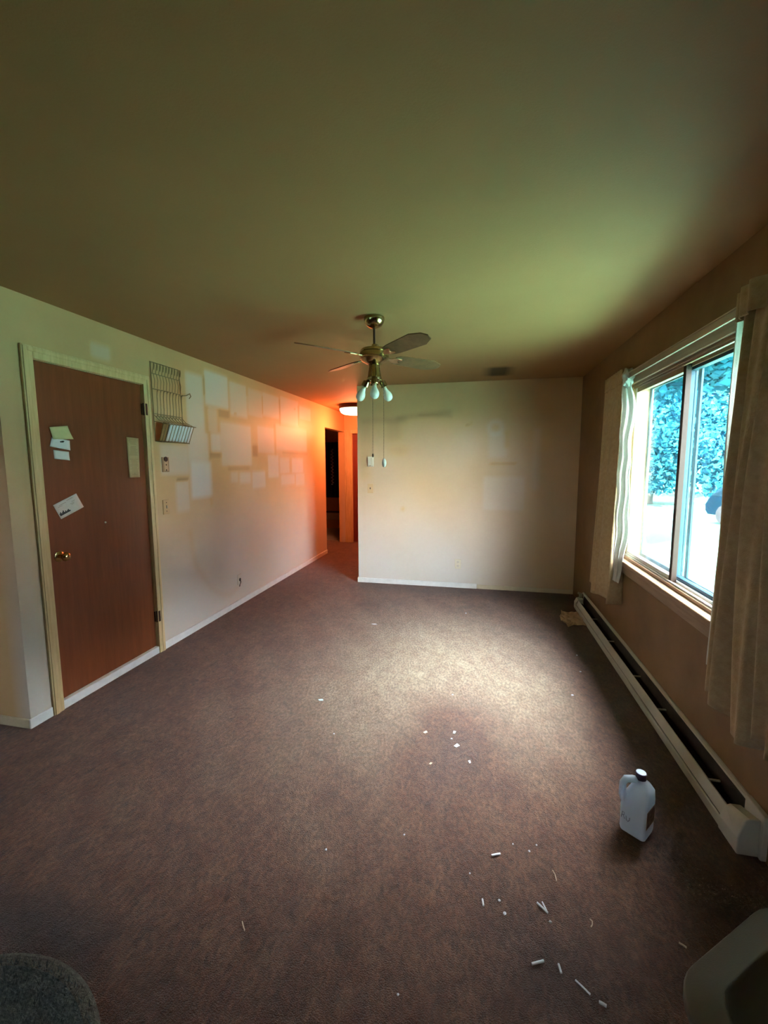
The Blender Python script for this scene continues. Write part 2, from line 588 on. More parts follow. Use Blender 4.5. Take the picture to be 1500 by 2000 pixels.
# pale patches where frames hung, brown lines where their edges were (y from, y to, z from, z to)
LW_LIGHT = [(3.35, 3.59, 1.52, 2.3, .65), (3.62, 4.0, 2.05, 2.37, .8), (4.03, 4.36, 2.0, 2.34, .55), (4.38, 4.7, 2.04, 2.33, .35),
            (4.71, 5.14, 2.07, 2.34, .45), (5.18, 5.74, 2.02, 2.36, .45), (5.78, 6.19, 2.14, 2.32, .45), (3.34, 3.64, 1.54, 1.79, .6),
            (3.68, 3.84, 1.62, 1.8, .75), (3.64, 3.79, 1.81, 2.03, .4), (3.84, 4.42, 1.49, 1.92, .5), (3.36, 3.66, 1.2, 1.53, .95),
            (4.57, 4.98, 1.64, 1.94, .4), (5.03, 6.02, 1.68, 2.0, .35), (3.99, 4.12, 1.32, 1.42, .4), (4.16, 4.38, 1.3, 1.41, .55),
            (4.42, 4.72, 1.23, 1.42, .55), (4.8, 5.08, 1.34, 1.61, .5), (5.12, 5.4, 1.39, 1.58, .4), (5.48, 5.86, 1.38, 1.58, .5),
            (5.14, 5.56, 1.23, 1.36, .45), (5.6, 5.9, 1.2, 1.37, .45), (3.16, 3.32, 1.1, 1.36, .5), (2.42, 2.58, 2.2, 2.3, .35),
            (3.0, 3.34, 1.42, 1.66, .5)]
LW_DARK = [(3.65, 3.84, 1.57, 1.62, .45), (4.44, 4.56, 1.59, 1.72, .45), (3.94, 4.36, 1.44, 1.48, .35), (3.82, 4.01, 1.96, 2.04, .4),
           (3.175, 3.32, 1.363, 1.387, .75), (4.695, 4.71, 2.09, 2.28, .7), (5.14, 5.16, 1.99, 2.32, .7), (5.73, 5.75, 2.03, 2.31, .8),
           (3.60, 3.62, 2.13, 2.3, .6), (4.36, 4.38, 2.24, 2.33, .6), (3.62, 3.66, 1.1, 2.05, .18), (4.98, 5.03, 1.6, 2.0, .25),
           (5.2, 6.05, 1.63, 1.67, .25)]
LW_ARC = [(3.31, 0.9), (3.33, 0.75), (3.36, 0.61), (3.42, 0.51), (3.49, 0.43), (3.57, 0.33), (3.67, 0.25), (3.76, 0.2),
          (3.86, 0.17), (3.96, 0.18), (4.04, 0.21), (4.08, 0.25)]
def stain_light_left(U, V):
    s = .80 * sm((1.45 - V) / 1.3) + 0.06 * wob(U, V, 1) - 0.12 * sm((V - 1.7) / .7)  # low sky light put into colour; smoke yellowing towards the top
    for a, b, c, d, w in LW_LIGHT:
        s = np.maximum(s, s + (w - s) * rect(U, V, a, b, c, d, .045))
    for a, b, c, d, w in LW_DARK:
        s = s - w * rect(U, V, a, b, c, d, min(.03, (b - a)))
    arc = np.zeros_like(U)
    for p, q in zip(LW_ARC, LW_ARC[1:]):
        arc = np.maximum(arc, seg(U, V, p, q, .035))
    s = s - .20 * arc
    s = s - .16 * seg(U, V, (1.945, 0), (1.945, 2.15), .02)
    s = s + .25 * blob(U, V, 3.9, .7, .5, .4) - .8 * blob(U, V, 4.12, 2.02, .02, .015) - .7 * blob(U, V, 5.62, 2.25, .02, .015)
    return np.clip(s, -1, 1)
def stain_light_back(U, V):
    s = .72 * sm((1.35 - V) / 1.3) * sm((.95 - U) / 1.2) + 0.06 * wob(U, V, 3) + .16 - .2 * sm((V - 1.4) / .9)  # low sky light, fading to the right, put into colour; yellowing above
    s = s - .32 * seg(U, V, (-0.95, 2.05), (-0.35, 2.10), .035) - .25 * seg(U, V, (-.7, 2.08), (-.33, 2.055), .02)
    s = s - .28 * rect(U, V, -1.42, -.86, 1.99, 2.06, .08) - .22 * rect(U, V, -1.09, -.93, 1.79, 2.03, .10)
    s = s - .22 * blob(U, V, -.95, 1.66, .10, .06) - .15 * rect(U, V, -1.44, -1.3, 1.3, 2.0, .12)
    s = s + .24 * rect(U, V, .06, .52, .96, 1.35, .05) + .25 * rect(U, V, .11, .31, 1.57, 1.86, .08)
    rr = np.hypot(U - .18, V - 1.91)
    s = s + .30 * np.exp(-((rr - .07) / .03) ** 2) + .2 * rect(U, V, .60, .68, 1.2, 1.9, .07)
    s = s - .35 * rect(U, V, .13, .42, 1.485, 1.51, .03) - .25 * rect(U, V, .28, .33, 1.68, 1.87, .05)
    s = s - .4 * blob(U, V, -.9, .95, .025, .03) - .4 * seg(U, V, (-.15, 1.95), (-.09, 1.965), .012)
    s = s + .18 * blob(U, V, -.12, 1.75, .2, .2)
    return np.clip(s, -1, 1)
def stain_ceiling(U, V):
    s = -.03 - .05 * (wob(U, V, 5) * .5 + .5)
    s = s - 1.6 * rect(U, V, .08, .28, 4.50, 4.90, .12)
    return np.clip(s, -1, 1)
def stain_light_floor(U, V):
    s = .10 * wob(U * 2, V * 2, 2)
    s = s + .75 * blob(U, V, -.25, 3.15, .75, .75) + .30 * blob(U, V, -.7, 2.4, .6, .7)  # window light pool put into the carpet colour
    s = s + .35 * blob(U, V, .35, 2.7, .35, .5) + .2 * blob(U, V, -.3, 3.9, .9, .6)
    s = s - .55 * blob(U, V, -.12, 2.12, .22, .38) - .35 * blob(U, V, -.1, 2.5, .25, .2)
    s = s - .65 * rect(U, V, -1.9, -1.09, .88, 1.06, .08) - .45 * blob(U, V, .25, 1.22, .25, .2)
    s = s - .45 * rect(U, V, .72, 1.1, 1.0, 5.2, .35) - .4 * rect(U, V, -1.5, 1.1, 4.85, 5.2, .3)  # painted shade by the window wall; far-wall strip also darker
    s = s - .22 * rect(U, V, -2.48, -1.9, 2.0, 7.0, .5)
    s = s - .30 * sm((1.5 - V) / .8)  # painted shade over the carpet nearest the camera
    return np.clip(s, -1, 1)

# ------------------------------------------------------------------ the shell
floor = slab('floor', 2, 0.0, -0.12, -4.62, 1.09, -2.6, 8.0, [], .05, stain_light_floor, M['carpet'])
struct(floor, 'worn brown carpet covering the living room and hall floor', 'floor')
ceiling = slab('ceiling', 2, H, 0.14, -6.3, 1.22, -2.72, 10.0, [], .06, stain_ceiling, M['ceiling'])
struct(ceiling, 'plain yellowed ceiling over the whole room', 'ceiling')
wl = slab('wall_left', 0, XL, -0.12, YS, 7.97, -0.05, H + .02, [(2.02, 2.852, -0.06, 2.102), (6.80, YH, -0.06, 2.10)], .025, stain_light_left, M['wall'])
struct(wl, 'long left wall with pale rectangles where pictures once hung', 'wall')
wb = slab('wall_back', 1, YB, 0.12, XP, XR + .01, -0.05, H + .02, [], .025, stain_light_back, M['wall'])
struct(wb, 'smoke-stained far wall behind the ceiling fan', 'wall')
WY0, WY1, WZ0, WZ1 = 1.97, 3.575, 0.785, 2.075
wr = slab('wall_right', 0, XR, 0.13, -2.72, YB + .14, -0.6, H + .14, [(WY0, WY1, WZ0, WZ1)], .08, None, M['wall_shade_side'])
struct(wr, 'right wall holding the wide sliding window', 'wall')
def plainwall(name, lo, hi, label, mm=None):
    o = MB().box(lo, hi).build(name, mm or M['wall'], origin=(0, 0, 0))
    return struct(o, label, 'wall')
plainwall('wall_stub', (-4.62, YS, -.05), (XL - .12, YS + .12, H + .02), 'short wall face turning left beyond the brown door')
plainwall('wall_side', (-4.74, -2.72, -.05), (-4.62, YS + .12, H + .02), 'side wall of the adjoining room, out of frame on the left', M['unseen_dark'])
wf = slab('wall_front', 1, -2.6, -.12, -4.74, XR + .13, -.05, H + .02, [(-3.95, -3.35, 1.15, 1.75)], .3, None, M['unseen_dark'])
struct(wf, 'wall behind the camera position with a small added window', 'wall')
w2 = thing('added_window', 'unseen window added behind the camera to light the side room', 'window', (-3.65, -2.66, 1.15), kind='structure')  # unseen window added to light the short wall face
MB().box((-3.95, -2.68, 1.15), (-3.91, -2.64, 1.75)).box((-3.39, -2.68, 1.15), (-3.35, -2.64, 1.75)).box((-3.91, -2.68, 1.15), (-3.39, -2.64, 1.19)).box(
    (-3.91, -2.68, 1.71), (-3.39, -2.64, 1.75)).box((-3.67, -2.68, 1.19), (-3.63, -2.64, 1.71)).build('added_window_frame', M['vinyl'], w2)
MB().box((-3.915, -2.662, 1.185), (-3.385, -2.658, 1.715)).build('glass_pane', M['glass'], w2)
plainwall('wall_hall', (XP, YB + .12, -.05), (XP + .12, 8.0, H + .02), 'right-hand wall of the hall beyond the far wall')
ew = slab('wall_end', 1, YH, 0.12, XL + .0005, XP + .12, -0.05, H + .02, [(-2.345, -1.55, -0.06, 2.065)], .2, None, M['wall'])
struct(ew, 'orange-lit wall at the end of the hall', 'wall')
plainwall('wall_bedroom_far', (-6.3, 9.6, -.05), (-1.3, 9.72, H + .02), 'far wall of the dark room off the hall')
plainwall('wall_bedroom_left', (-6.3, 5.6, -.05), (-6.18, 9.6, H + .02), 'left wall of the dark room off the hall')
plainwall('wall_bedroom_near', (-6.2, 5.6, -.05), (XL - .12, 5.72, H + .02), 'near wall of the dark room off the hall')
plainwall('wall_bedroom_right', (XP + .12, 8.0, -.05), (XP + .24, 9.72, H + .02), 'wall of the closet behind the end door')
o = MB().box((-6.3, 5.6, -.13), (XL - .13, 9.72, -.005)).box((XL - .13, 7.99, -.13), (-1.23, 9.72, -.005)).build('floor_bedroom', M['vinyl_floor'], origin=(0, 0, 0))
struct(o, 'grey-green floor of the dark room off the hall', 'floor')

def baseboard(name, lo, hi, mm, label):
    o = MB().box(lo, hi).build(name, mm, bevel=.004)
    return struct(o, label, 'baseboard')
baseboard('baseboard_left', (XL, 2.915, 0), (XL + .012, 6.80, .062), M['white_trim'], 'white baseboard along the left wall from door to hall')
baseboard('baseboard_left_short', (XL, YS - .012, 0), (XL + .012, 1.958, .058), M['white_trim'], 'short white baseboard between wall corner and brown door')
baseboard('baseboard_stub', (-4.6, YS - .012, 0), (XL, YS, .055), M['cream_trim'], 'grey baseboard on the wall turning left by the brown door')
baseboard('baseboard_back', (XP - .012, YB - .013, 0), (0.005, YB, .062), M['white_trim'], 'white baseboard length on left part of far wall')
baseboard('baseboard_back_right', (0.012, YB - .010, 0), (XR - .002, YB, .052), M['cream_trim'], 'cream baseboard length on right part of far wall')
baseboard('baseboard_back_end', (XP - .012, YB, 0), (XP, YB + .12, .062), M['white_trim'], 'white baseboard wrapping the left end of far wall')

# ------------------------------------------------------------------ brown entry door
d = thing('door_1', 'flat mahogany-brown door with papers stuck to it and cream casing', 'door', (XL, 2.44, 0), kind='structure')
MB().box((XL - .055, 2.027, .058), (XL - .014, 2.846, 2.097)).build('door_slab', M['door'], d, bevel=.003)
c = MB().box((XL - .001, 1.960, 0), (XL + .016, 2.026, 2.168)).box((XL + .015, 1.968, 0), (XL + .021, 1.992, 2.160))
c.build('door_casing', M['casing'], d, bevel=.005)
c = MB().box((XL - .001, 2.848, 0), (XL + .016, 2.912, 2.168)).box((XL + .015, 2.882, 0), (XL + .021, 2.904, 2.160))
c.build('door_casing', M['casing'], d, bevel=.005)
c = MB().box((XL - .001, 2.026, 2.100), (XL + .016, 2.848, 2.168)).box((XL + .015, 1.992, 2.136), (XL + .021, 2.882, 2.160))
c.build('door_casing', M['casing'], d, bevel=.005)
MB().box((XL - .10, 2.021, 2.098), (XL - .001, 2.851, 2.1015)).box((XL - .10, 2.0205, .0), (XL - .001, 2.0255, 2.098)).box(
    (XL - .10, 2.848, .0), (XL - .001, 2.8515, 2.098)).build('door_jamb', M['casing'], d)
MB().box((XL - .10, 2.0265, 0), (XL + .010, 2.847, .055)).build('threshold', M['white_trim'], d, bevel=.004)
MB().box((XL - .118, 2.021, .056), (XL - .102, 2.851, 2.10)).build('door_back_stop', M['dark'], d)
for z0 in (1.872, .256):
    hb = MB().tube([(XL + .004, 2.850, z0), (XL + .004, 2.850, z0 + .09)], .0075, 10).box((XL - .012, 2.838, z0 + .004), (XL - .008, 2.862, z0 + .086))
    hb.box((XL + .0165, 2.852, z0 + .002), (XL + .0175, 2.872, z0 + .088))
    hb.build('hinge', M['bronze'], d)
kx = Matrix.Translation((XL - .014, 2.103, .946)) @ Matrix.Rotation(R(90), 4, 'Y')
k = MB().lathe([(.030, 0), (.031, .004), (.026, .008), (.012, .012), (.011, .030), (.020, .036), (.027, .046), (.027, .056), (.020, .064), (.008, .067), (0, .067)], 28, kx)
k = k.build('door_knob', M['knob'], d, smooth=True)
MB().lathe([(.034, -.0005), (.034, .003), (.031, .0045), (0.02, .0046)], 28, kx).build('rosette', M['brass'], k, smooth=True)
px = MB().lathe([(.007, 0), (.006, .004), (0, .006)], 10, Matrix.Translation((XL - .0135, 2.45, 1.11)) @ Matrix.Rotation(R(90), 4, 'Y'))
tag(px.build('push_pin', M['white_plastic'], smooth=True), 'tiny white pin stuck in the brown door below its papers', 'pin')

# papers on the door: corner points (y, z) on the door face
def quad_sheet(name, pts, x, mm, thick=.0012, curl=.004, label=None, cat='paper', group=None, nx=6, ny=6):
    tl, tr, br, bl = [Vector((0, p[0], p[1])) for p in pts]
    P = []
    for j in range(ny + 1):
        v = j / ny
        row = []
        for i in range(nx + 1):
            u = i / nx
            q = (tl * (1 - u) + tr * u) * (1 - v) + (bl * (1 - u) + br * u) * v
            row.append((x + .0012 + curl * (v ** 2) * (.6 + .4 * math.sin(3 * u + len(name))), q.y, q.z))
        P.append(row)
    o = MB().grid(P).build(name, mm, solid=thick, smooth=True, angle=180)
    return tag(o, label, cat, group)
XD = XL - .014
quad_sheet('yellow_note', [(2.105, 1.725), (2.222, 1.742), (2.245, 1.662), (2.120, 1.655)], XD + .006, M['paper_yellow'],
           label='square yellow note at top of the paper cluster on brown door', curl=.012)
wn = quad_sheet('white_note', [(2.118, 1.668), (2.232, 1.652), (2.229, 1.592), (2.100, 1.612)], XD + .002, M['paper_white'],
           label='tilted white note with small ink blot under the yellow note', curl=.003)
quad_sheet('white_card', [(2.122, 1.592), (2.222, 1.583), (2.220, 1.530), (2.122, 1.539)], XD, M['paper_white'],
           label='small plain white card lowest of the three door papers at eye level', curl=.006)
MB().box((XD + .006, 2.165, 1.638), (XD + .0072, 2.187, 1.646)).box((XD + .006, 2.176, 1.643), (XD + .0072, 2.192, 1.649)).build('ink_blot', M['ink'], wn)
pc = quad_sheet('picture_card', [(2.090, 1.262), (2.248, 1.322), (2.292, 1.232), (2.132, 1.172)], XD, M['paper_card'],
           label='slanted printed card with dark skyline picture, above the door knob', curl=.003)
a0 = Vector((0, 2.127, 1.183))
ud = Vector((0, .158, .060)).normalized()
vd = Vector((0, -.044, .085)).normalized()
bm_ = MB()
def cardbox(mb, u, v, w, h, dx=.004):
    q = [a0 + ud * u + vd * v, a0 + ud * (u + w) + vd * v, a0 + ud * (u + w) + vd * (v + h), a0 + ud * u + vd * (v + h)]
    f = [mb.bm.verts.new((XD + dx, p.y, p.z)) for p in q]
    b = [mb.bm.verts.new((XD + dx + .0006, p.y, p.z)) for p in q]
    mb.bm.faces.new(f)
    mb.bm.faces.new(b)
    for i in range(4):
        mb.bm.faces.new((f[i], f[(i + 1) % 4], b[(i + 1) % 4], b[i]))
for i, hh in enumerate([.022, .030, .018, .026, .034, .016, .024, .014, .020, .024, .012]):
    cardbox(bm_, .006 + i * .0068, .006, .0062, hh * .75)
bm_.build('skyline_print', M['ink'], pc)
bm_ = MB()
for u, v, w in [(.10, .045, .03), (.105, .038, .02), (.03, .068, .05), (.02, .060, .03), (.09, .075, .045), (.115, .055, .025)]:
    cardbox(bm_, u, v, w, .0025)
bm_.build('printed_lines', M['ink_soft'], pc)
tp = quad_sheet('tan_list', [(2.682, 1.703), (2.795, 1.698), (2.785, 1.408), (2.685, 1.408)], XD, M['paper_tan'],
           label='long narrow tan printed sheet beside the upper door hinge', curl=.002)
bm_ = MB()
for i in range(26):
    z = 1.685 - i * .0102
    if i in (4, 12, 13):
        continue
    w = .05 + .035 * random.random()
    y0 = 2.738 - w / 2 + (random.random() - .5) * .008
    bm_.box((XD + .0036, y0, z - .0022), (XD + .0042, y0 + w, z + .0014))
bm_.box((XD + .0036, 2.733, 1.428), (XD + .0042, 2.741, 1.444))
bm_.build('printed_lines', M['ink_tan'], tp)

# ------------------------------------------------------------------ wire mail rack and what it holds
rk = thing('wire_rack', 'brass wire mail rack hung on left wall beside the door', 'rack', (XL, 3.11, 1.66))
fx = XL + .012
fr = MB()
for pts in ([(fx, 2.93, 2.285), (fx, 3.25, 2.285)], [(fx, 2.935, 2.20), (fx, 3.265, 2.20)], [(fx, 2.935, 2.085), (fx, 3.265, 2.085)],
            [(fx, 2.94, 1.895), (fx, 3.275, 1.895)], [(fx, 2.94, 1.685), (fx, 3.28, 1.685)],
            [(fx, 2.935, 2.285), (fx, 2.94, 1.685)], [(fx, 3.258, 2.285), (fx, 3.28, 1.685)]):
    fr.tube(pts, .0035, 6)
fr.build('back_frame', M['wire'], rk, smooth=True)
for i in range(10):
    y = 2.955 + i * .0335
    o = MB().tube([(fx + .006, y - .012, 2.20), (fx + .012, y - .006, 2.245), (fx + .010, y + .006, 2.282), (fx + .004, y + .016, 2.262), (fx + .002, y + .012, 2.23)], .0026, 5)
    o.build('loop', M['wire'], rk, smooth=True)
for i in range(10):
    y = 2.955 + i * .0335
    MB().tube([(fx + .004, y, 2.198), (fx + .010, y + .004, 2.15), (fx + .004, y + .002, 2.09)], .0024, 5).build('upper_wire', M['wire'], rk, smooth=True)
for i in range(9):
    y = 2.962 + i * .0355
    pts = [(fx + .03, y - .010, 2.055), (fx + .034, y - .002, 2.078), (fx + .022, y + .004, 2.07), (fx + .018, y + .002, 2.03), (fx + .022, y - .002, 1.98),
           (fx + .018, y + .003, 1.93), (fx + .016, y, 1.885), (fx + .010, y - .006, 1.872)]
    MB().tube(pts, .0032, 6).build('hook_wire', M['wire'], rk, smooth=True)
MB().tube([(fx, 3.262, 2.075), (fx + .02, 3.31, 2.085), (fx + .03, 3.345, 2.105), (fx + .024, 3.365, 2.085), (fx + .018, 3.35, 2.065)], .0045, 6).build('end_hook', M['wire'], rk, smooth=True)
bk = MB()
ft, fb = fx + .105, fx + .055
bk.tube([(fx, 2.94, 1.835), (ft, 2.95, 1.815), (ft, 3.30, 1.815), (fx, 3.28, 1.835)], .0035, 6)
bk.tube([(fx, 2.94, 1.685), (fb, 2.945, 1.678), (fb, 3.275, 1.678), (fx, 3.28, 1.685)], .0035, 6)
bk = bk.build('basket', M['wire'], rk, smooth=True)
for i in range(10):
    y = 2.95 + i * .036
    MB().tube([(fx, y - .003, 1.885), (fx + .03, y, 1.85), (ft, y, 1.815), (fb, y - .006, 1.678)], .0028, 5).build('basket_wire', M['wire'], bk, smooth=True)
def envelope(name, y0, y1, z0, z1, xo, mm, label, n=5):
    P = []
    for j in range(5):
        v = j / 4
        row = []
        for i in range(13):
            u = i / 12
            xx = fx + xo + .040 * (1 - v) + .004 * math.sin(u * 30)
            row.append((xx, y0 + (y1 - y0) * u + .012 * (1 - v), z1 + (z0 - z1) * v - .008 * u * (1 - v)))
        P.append(row)
    o = MB().grid(P).build(name, mm, solid=.006, smooth=True, angle=180)
    return tag(o, label, 'envelope')
envelope('white_envelope', 3.00, 3.285, 1.688, 1.825, .040, M['paper_white'], 'stack of white ribbed envelopes in the wire rack basket')
envelope('brown_envelope', 2.952, 3.06, 1.688, 1.835, .025, M['cardboard'], 'brown card standing at the left end of the rack basket')

# ------------------------------------------------------------------ wall plates
def plate_left(name, y0, y1, z0, z1, mm, label, cat):
    t = thing(name, label, cat, (XL, (y0 + y1) / 2, z0))
    MB().box((XL - .002, y0, z0), (XL + .007, y1, z1)).build('cover_plate', mm, t, bevel=.003)
    return t
t = plate_left('phone_jack_plate', 3.008, 3.086, 1.442, 1.562, M['tan_plate'], 'tan phone mounting plate with dark slot under the wire rack', 'wall plate')
MB().tube([(XL + .006, 3.046, 1.545), (XL + .012, 3.046, 1.545)], .020, 16).build('slot', M['dark'], t)
for z in (1.50, 1.458):
    MB().tube([(XL + .006, 3.048, z), (XL + .010, 3.048, z)], .006, 10).build('screw', M['bronze'], t)
MB().box((XL + .0065, 3.025, 1.452), (XL + .0085, 3.070, 1.532)).build('inner_panel', M['tan_inner'], t, bevel=.002)
t = plate_left('light_switch', 2.990, 3.062, 1.100, 1.218, M['wall'], 'wall-coloured light switch plate right of the brown door', 'switch')
MB().box((XL + .006, 3.021, 1.148), (XL + .016, 3.031, 1.172), None).build('toggle', M['ivory'], t, bevel=.002)
for z in (1.125, 1.195):
    MB().tube([(XL + .006, 3.026, z), (XL + .0085, 3.026, z)], .004, 8).build('screw', M['bronze'], t)
t = plate_left('outlet_hole_plate', 4.03, 4.10, .225, .335, M['grey_plate'], 'small wall plate with dark hole low on left wall', 'wall plate')
MB().tube([(XL + .004, 4.068, .275), (XL + .0085, 4.068, .275)], .018, 12).build('hole', M['dark'], t)
MB().tube([(XL + .008, 4.07, .27), (XL + .014, 4.072, .25), (XL + .006, 4.066, .225), (XL + .004, 4.06, .20)], .004, 6).build('cable_stub', M['bronze'], t, smooth=True)

def plate_back(name, x0, x1, z0, z1, mm, label, cat):
    t = thing(name, label, cat, ((x0 + x1) / 2, YB, z0))
    MB().box((x0, YB - .007, z0), (x1, YB + .002, z1)).build('cover_plate', mm, t, bevel=.003)
    return t
t = plate_back('thermostat', -1.342, -1.262, 1.468, 1.590, M['ivory'], 'ivory thermostat near left edge of far wall', 'thermostat')
MB().box((-1.334, YB - .026, 1.476), (-1.270, YB - .006, 1.578)).build('thermostat_body', M['ivory'], t, bevel=.005)
MB().box((-1.322, YB - .029, 1.508), (-1.296, YB - .0255, 1.535)).build('dial_window', M['grey_plate'], t, bevel=.002)
MB().box((-1.313, YB - .0285, 1.474), (-1.295, YB - .025, 1.486)).build('bottom_notch', M['kraft'], t)
t = plate_back('light_switch', -1.345, -1.272, 1.140, 1.258, M['wall'], 'painted-over light switch below the thermostat on far wall', 'switch')
MB().box((-1.313, YB - .016, 1.19), (-1.303, YB - .006, 1.212)).build('toggle', M['bronze'], t, bevel=.002)
t = plate_back('wall_outlet', -.258, -.186, .236, .352, M['ivory'], 'off-white duplex outlet low on the far wall', 'outlet')
for z in (.270, .318):
    s = MB().tube([(-.222, YB - .006, z), (-.222, YB - .0095, z)], .0165, 16).build('socket', M['grey_plate'], t)
    MB().box((-.230, YB - .0105, z - .004), (-.2275, YB - .009, z + .006)).box((-.2165, YB - .0105, z - .004), (-.214, YB - .009, z + .006)).build('slots', M['dark'], s)

# ------------------------------------------------------------------ ceiling fan
FX, FY = -0.676, 2.808
fan = thing('ceiling_fan', 'antique brass ceiling fan with four wood blades and bare bulbs', 'fan', (FX, FY, 1.9))
T = Matrix.Translation((FX, FY, 0))
MB().lathe([(.058, 2.4395), (.066, 2.436), (.067, 2.424), (.062, 2.405), (.050, 2.386), (.030, 2.374), (.014, 2.370), (.012, 2.368)], 32, T).build('canopy', M['brass'], fan, smooth=True)
MB().lathe([(.0075, 2.372), (.0075, 2.25)], 14, T).build('downrod', M['bronze'], fan, smooth=True)
cp = MB().lathe([(.010, 2.275), (.017, 2.268), (.017, 2.252), (.010, 2.246)], 16, T)
cp.tube([(FX + .014, FY - .01, 2.246), (FX + .020, FY - .012, 2.268), (FX + .027, FY - .014, 2.262), (FX + .026, FY - .012, 2.246)], .0035, 6)
cp.build('rod_coupling', M['brass'], fan, smooth=True)
MB().lathe([(.012, 2.250), (.055, 2.247), (.082, 2.240), (.092, 2.228), (.094, 2.222), (.091, 2.219), (.094, 2.216), (.095, 2.188), (.091, 2.183), (.092, 2.178),
            (.080, 2.164), (.058, 2.152), (.045, 2.146), (.04, 2.142)], 40, T).build('motor_housing', M['brass'], fan, smooth=True)
MB().lathe([(.034, 2.146), (.034, 2.125), (.036, 2.121), (.036, 2.110), (.038, 2.106), (.044, 2.066), (.048, 2.060), (.047, 2.046), (.034, 2.034), (.016, 2.028), (0, 2.026)], 32, T).build(
    'switch_housing', M['brass'], fan, smooth=True)
ZB = 2.195
for ang in (47, 139, 228, 315):
    base = Matrix.Translation((FX, FY, ZB)) @ Matrix.Rotation(R(ang), 4, 'Z') @ Matrix.Rotation(R(-14), 4, 'X')
    outline = [(.155, -.038), (.175, -.050), (.22, -.057), (.462, -.068), (.538, -.038), (.557, 0), (.538, .038),
               (.462, .068), (.22, .057), (.175, .050), (.155, .038)]
    bl = MB().prism(outline, .006, base @ Matrix.Translation((0, 0, -.003))).build('blade', M['blade'], fan, bevel=.001)
    ir = MB().prism([(.075, -.012), (.125, -.012), (.15, -.03), (.20, -.034), (.215, -.018), (.19, -.008), (.19, .008), (.215, .018), (.20, .034), (.15, .03), (.125, .012), (.075, .012)],
                    .004, base @ Matrix.Translation((0, 0, -.0075)))
    ir.build('blade_iron', M['brass'], bl, bevel=.001)
# light kit: three arms with bare bulbs
view = math.atan2(-FY, -FX)
for k, da in enumerate((0, 122, -118)):
    a = view + R(da)
    tl = R(28 if k else 22)
    reach = .040 if k == 0 else .058
    p0 = Vector((FX + math.cos(a) * .030, FY + math.sin(a) * .030, 2.055))
    axis_ = Vector((math.cos(a) * math.sin(tl), math.sin(a) * math.sin(tl), -math.cos(tl)))
    p1 = Vector((FX + math.cos(a) * reach, FY + math.sin(a) * reach, 2.040))
    rot = axis_.to_track_quat('Z', 'Y').to_matrix().to_4x4()
    mtx = Matrix.Translation(p1) @ rot
    ar = MB().tube([p0, (p0 + p1) / 2 + Vector((0, 0, .004)), p1], .010, 10)
    ar.lathe([(.012, -.006), (.021, -.002), (.024, .012), (.025, .030), (.022, .034), (.019, .034)], 20, mtx)
    ar = ar.build('lamp_holder', M['brass'], fan, smooth=True)
    MB().lathe([(.0135, .028), (.0135, .046)], 16, mtx).build('screw_base', M['socket'], ar)
    MB().lathe([(.0125, .044), (.014, .052), (.019, .066), (.026, .080), (.030, .094), (.0302, .104), (.027, .118), (.019, .128), (.009, .133), (0, .134)], 24, mtx).build(
        'light_bulb', M['bulb'], ar, smooth=True)
def pull(x, y, ztop, zbot, label):
    c = MB().tube([(x, y, ztop), (x + .001, y, (ztop + zbot) / 2), (x, y, zbot)], .0014, 6)
    z = ztop
    while z > zbot:
        c.lathe([(0, -.0026), (.0022, -.0014), (.0022, .0014), (0, .0026)], 6, Matrix.Translation((x, y, z)))
        z -= .02
    return c.build('pull_chain', M['chain'], fan, smooth=True)
c1 = pull(FX - .006, FY - .030, 2.05, 1.56, '')
MB().lathe([(0, 1.572), (.005, 1.568), (.006, 1.556), (.0045, 1.548), (0, 1.546)], 12, Matrix.Translation((FX - .006, FY - .030, 0))).build('fob', M['bronze'], c1, smooth=True)
c2 = pull(FX + .062, FY - .004, 2.04, 1.535, '')
MB().lathe([(0, 1.540), (.006, 1.538), (.013, 1.525), (.015, 1.508), (.013, 1.492), (.007, 1.482), (0, 1.480)], 16, Matrix.Translation((FX + .064, FY - .004, 0))).build('fob', M['white_plastic'], c2, smooth=True)

# ------------------------------------------------------------------ hall ceiling light
LX, LY = -1.955, 6.78
hl = thing('hall_ceiling_light', 'lit round flush ceiling light glowing orange in the hall', 'lamp', (LX, LY, 2.28))
TL = Matrix.Translation((LX, LY, 0))
MB().lathe([(.255, 2.4395), (.258, 2.436), (.258, 2.385), (.250, 2.378), (.236, 2.376)], 40, TL).build('lamp_rim', M['bronze'], hl, smooth=True)
MB().lathe([(.245, 2.376), (.243, 2.352), (.225, 2.318), (.190, 2.296), (.12, 2.285), (0, 2.282)], 40, TL).build('lamp_bowl', M['lamp_bowl'], hl, smooth=True)
ld = bpy.data.lights.new('lamp_glow', 'POINT')
ld.energy = 36
ld.color = (1.0, 0.23, 0.085)
ld.shadow_soft_size = .16
lo = bpy.data.objects.new('lamp_glow', ld)
COL.objects.link(lo)
lo.parent = hl
lo.location = (0, 0, -.20)

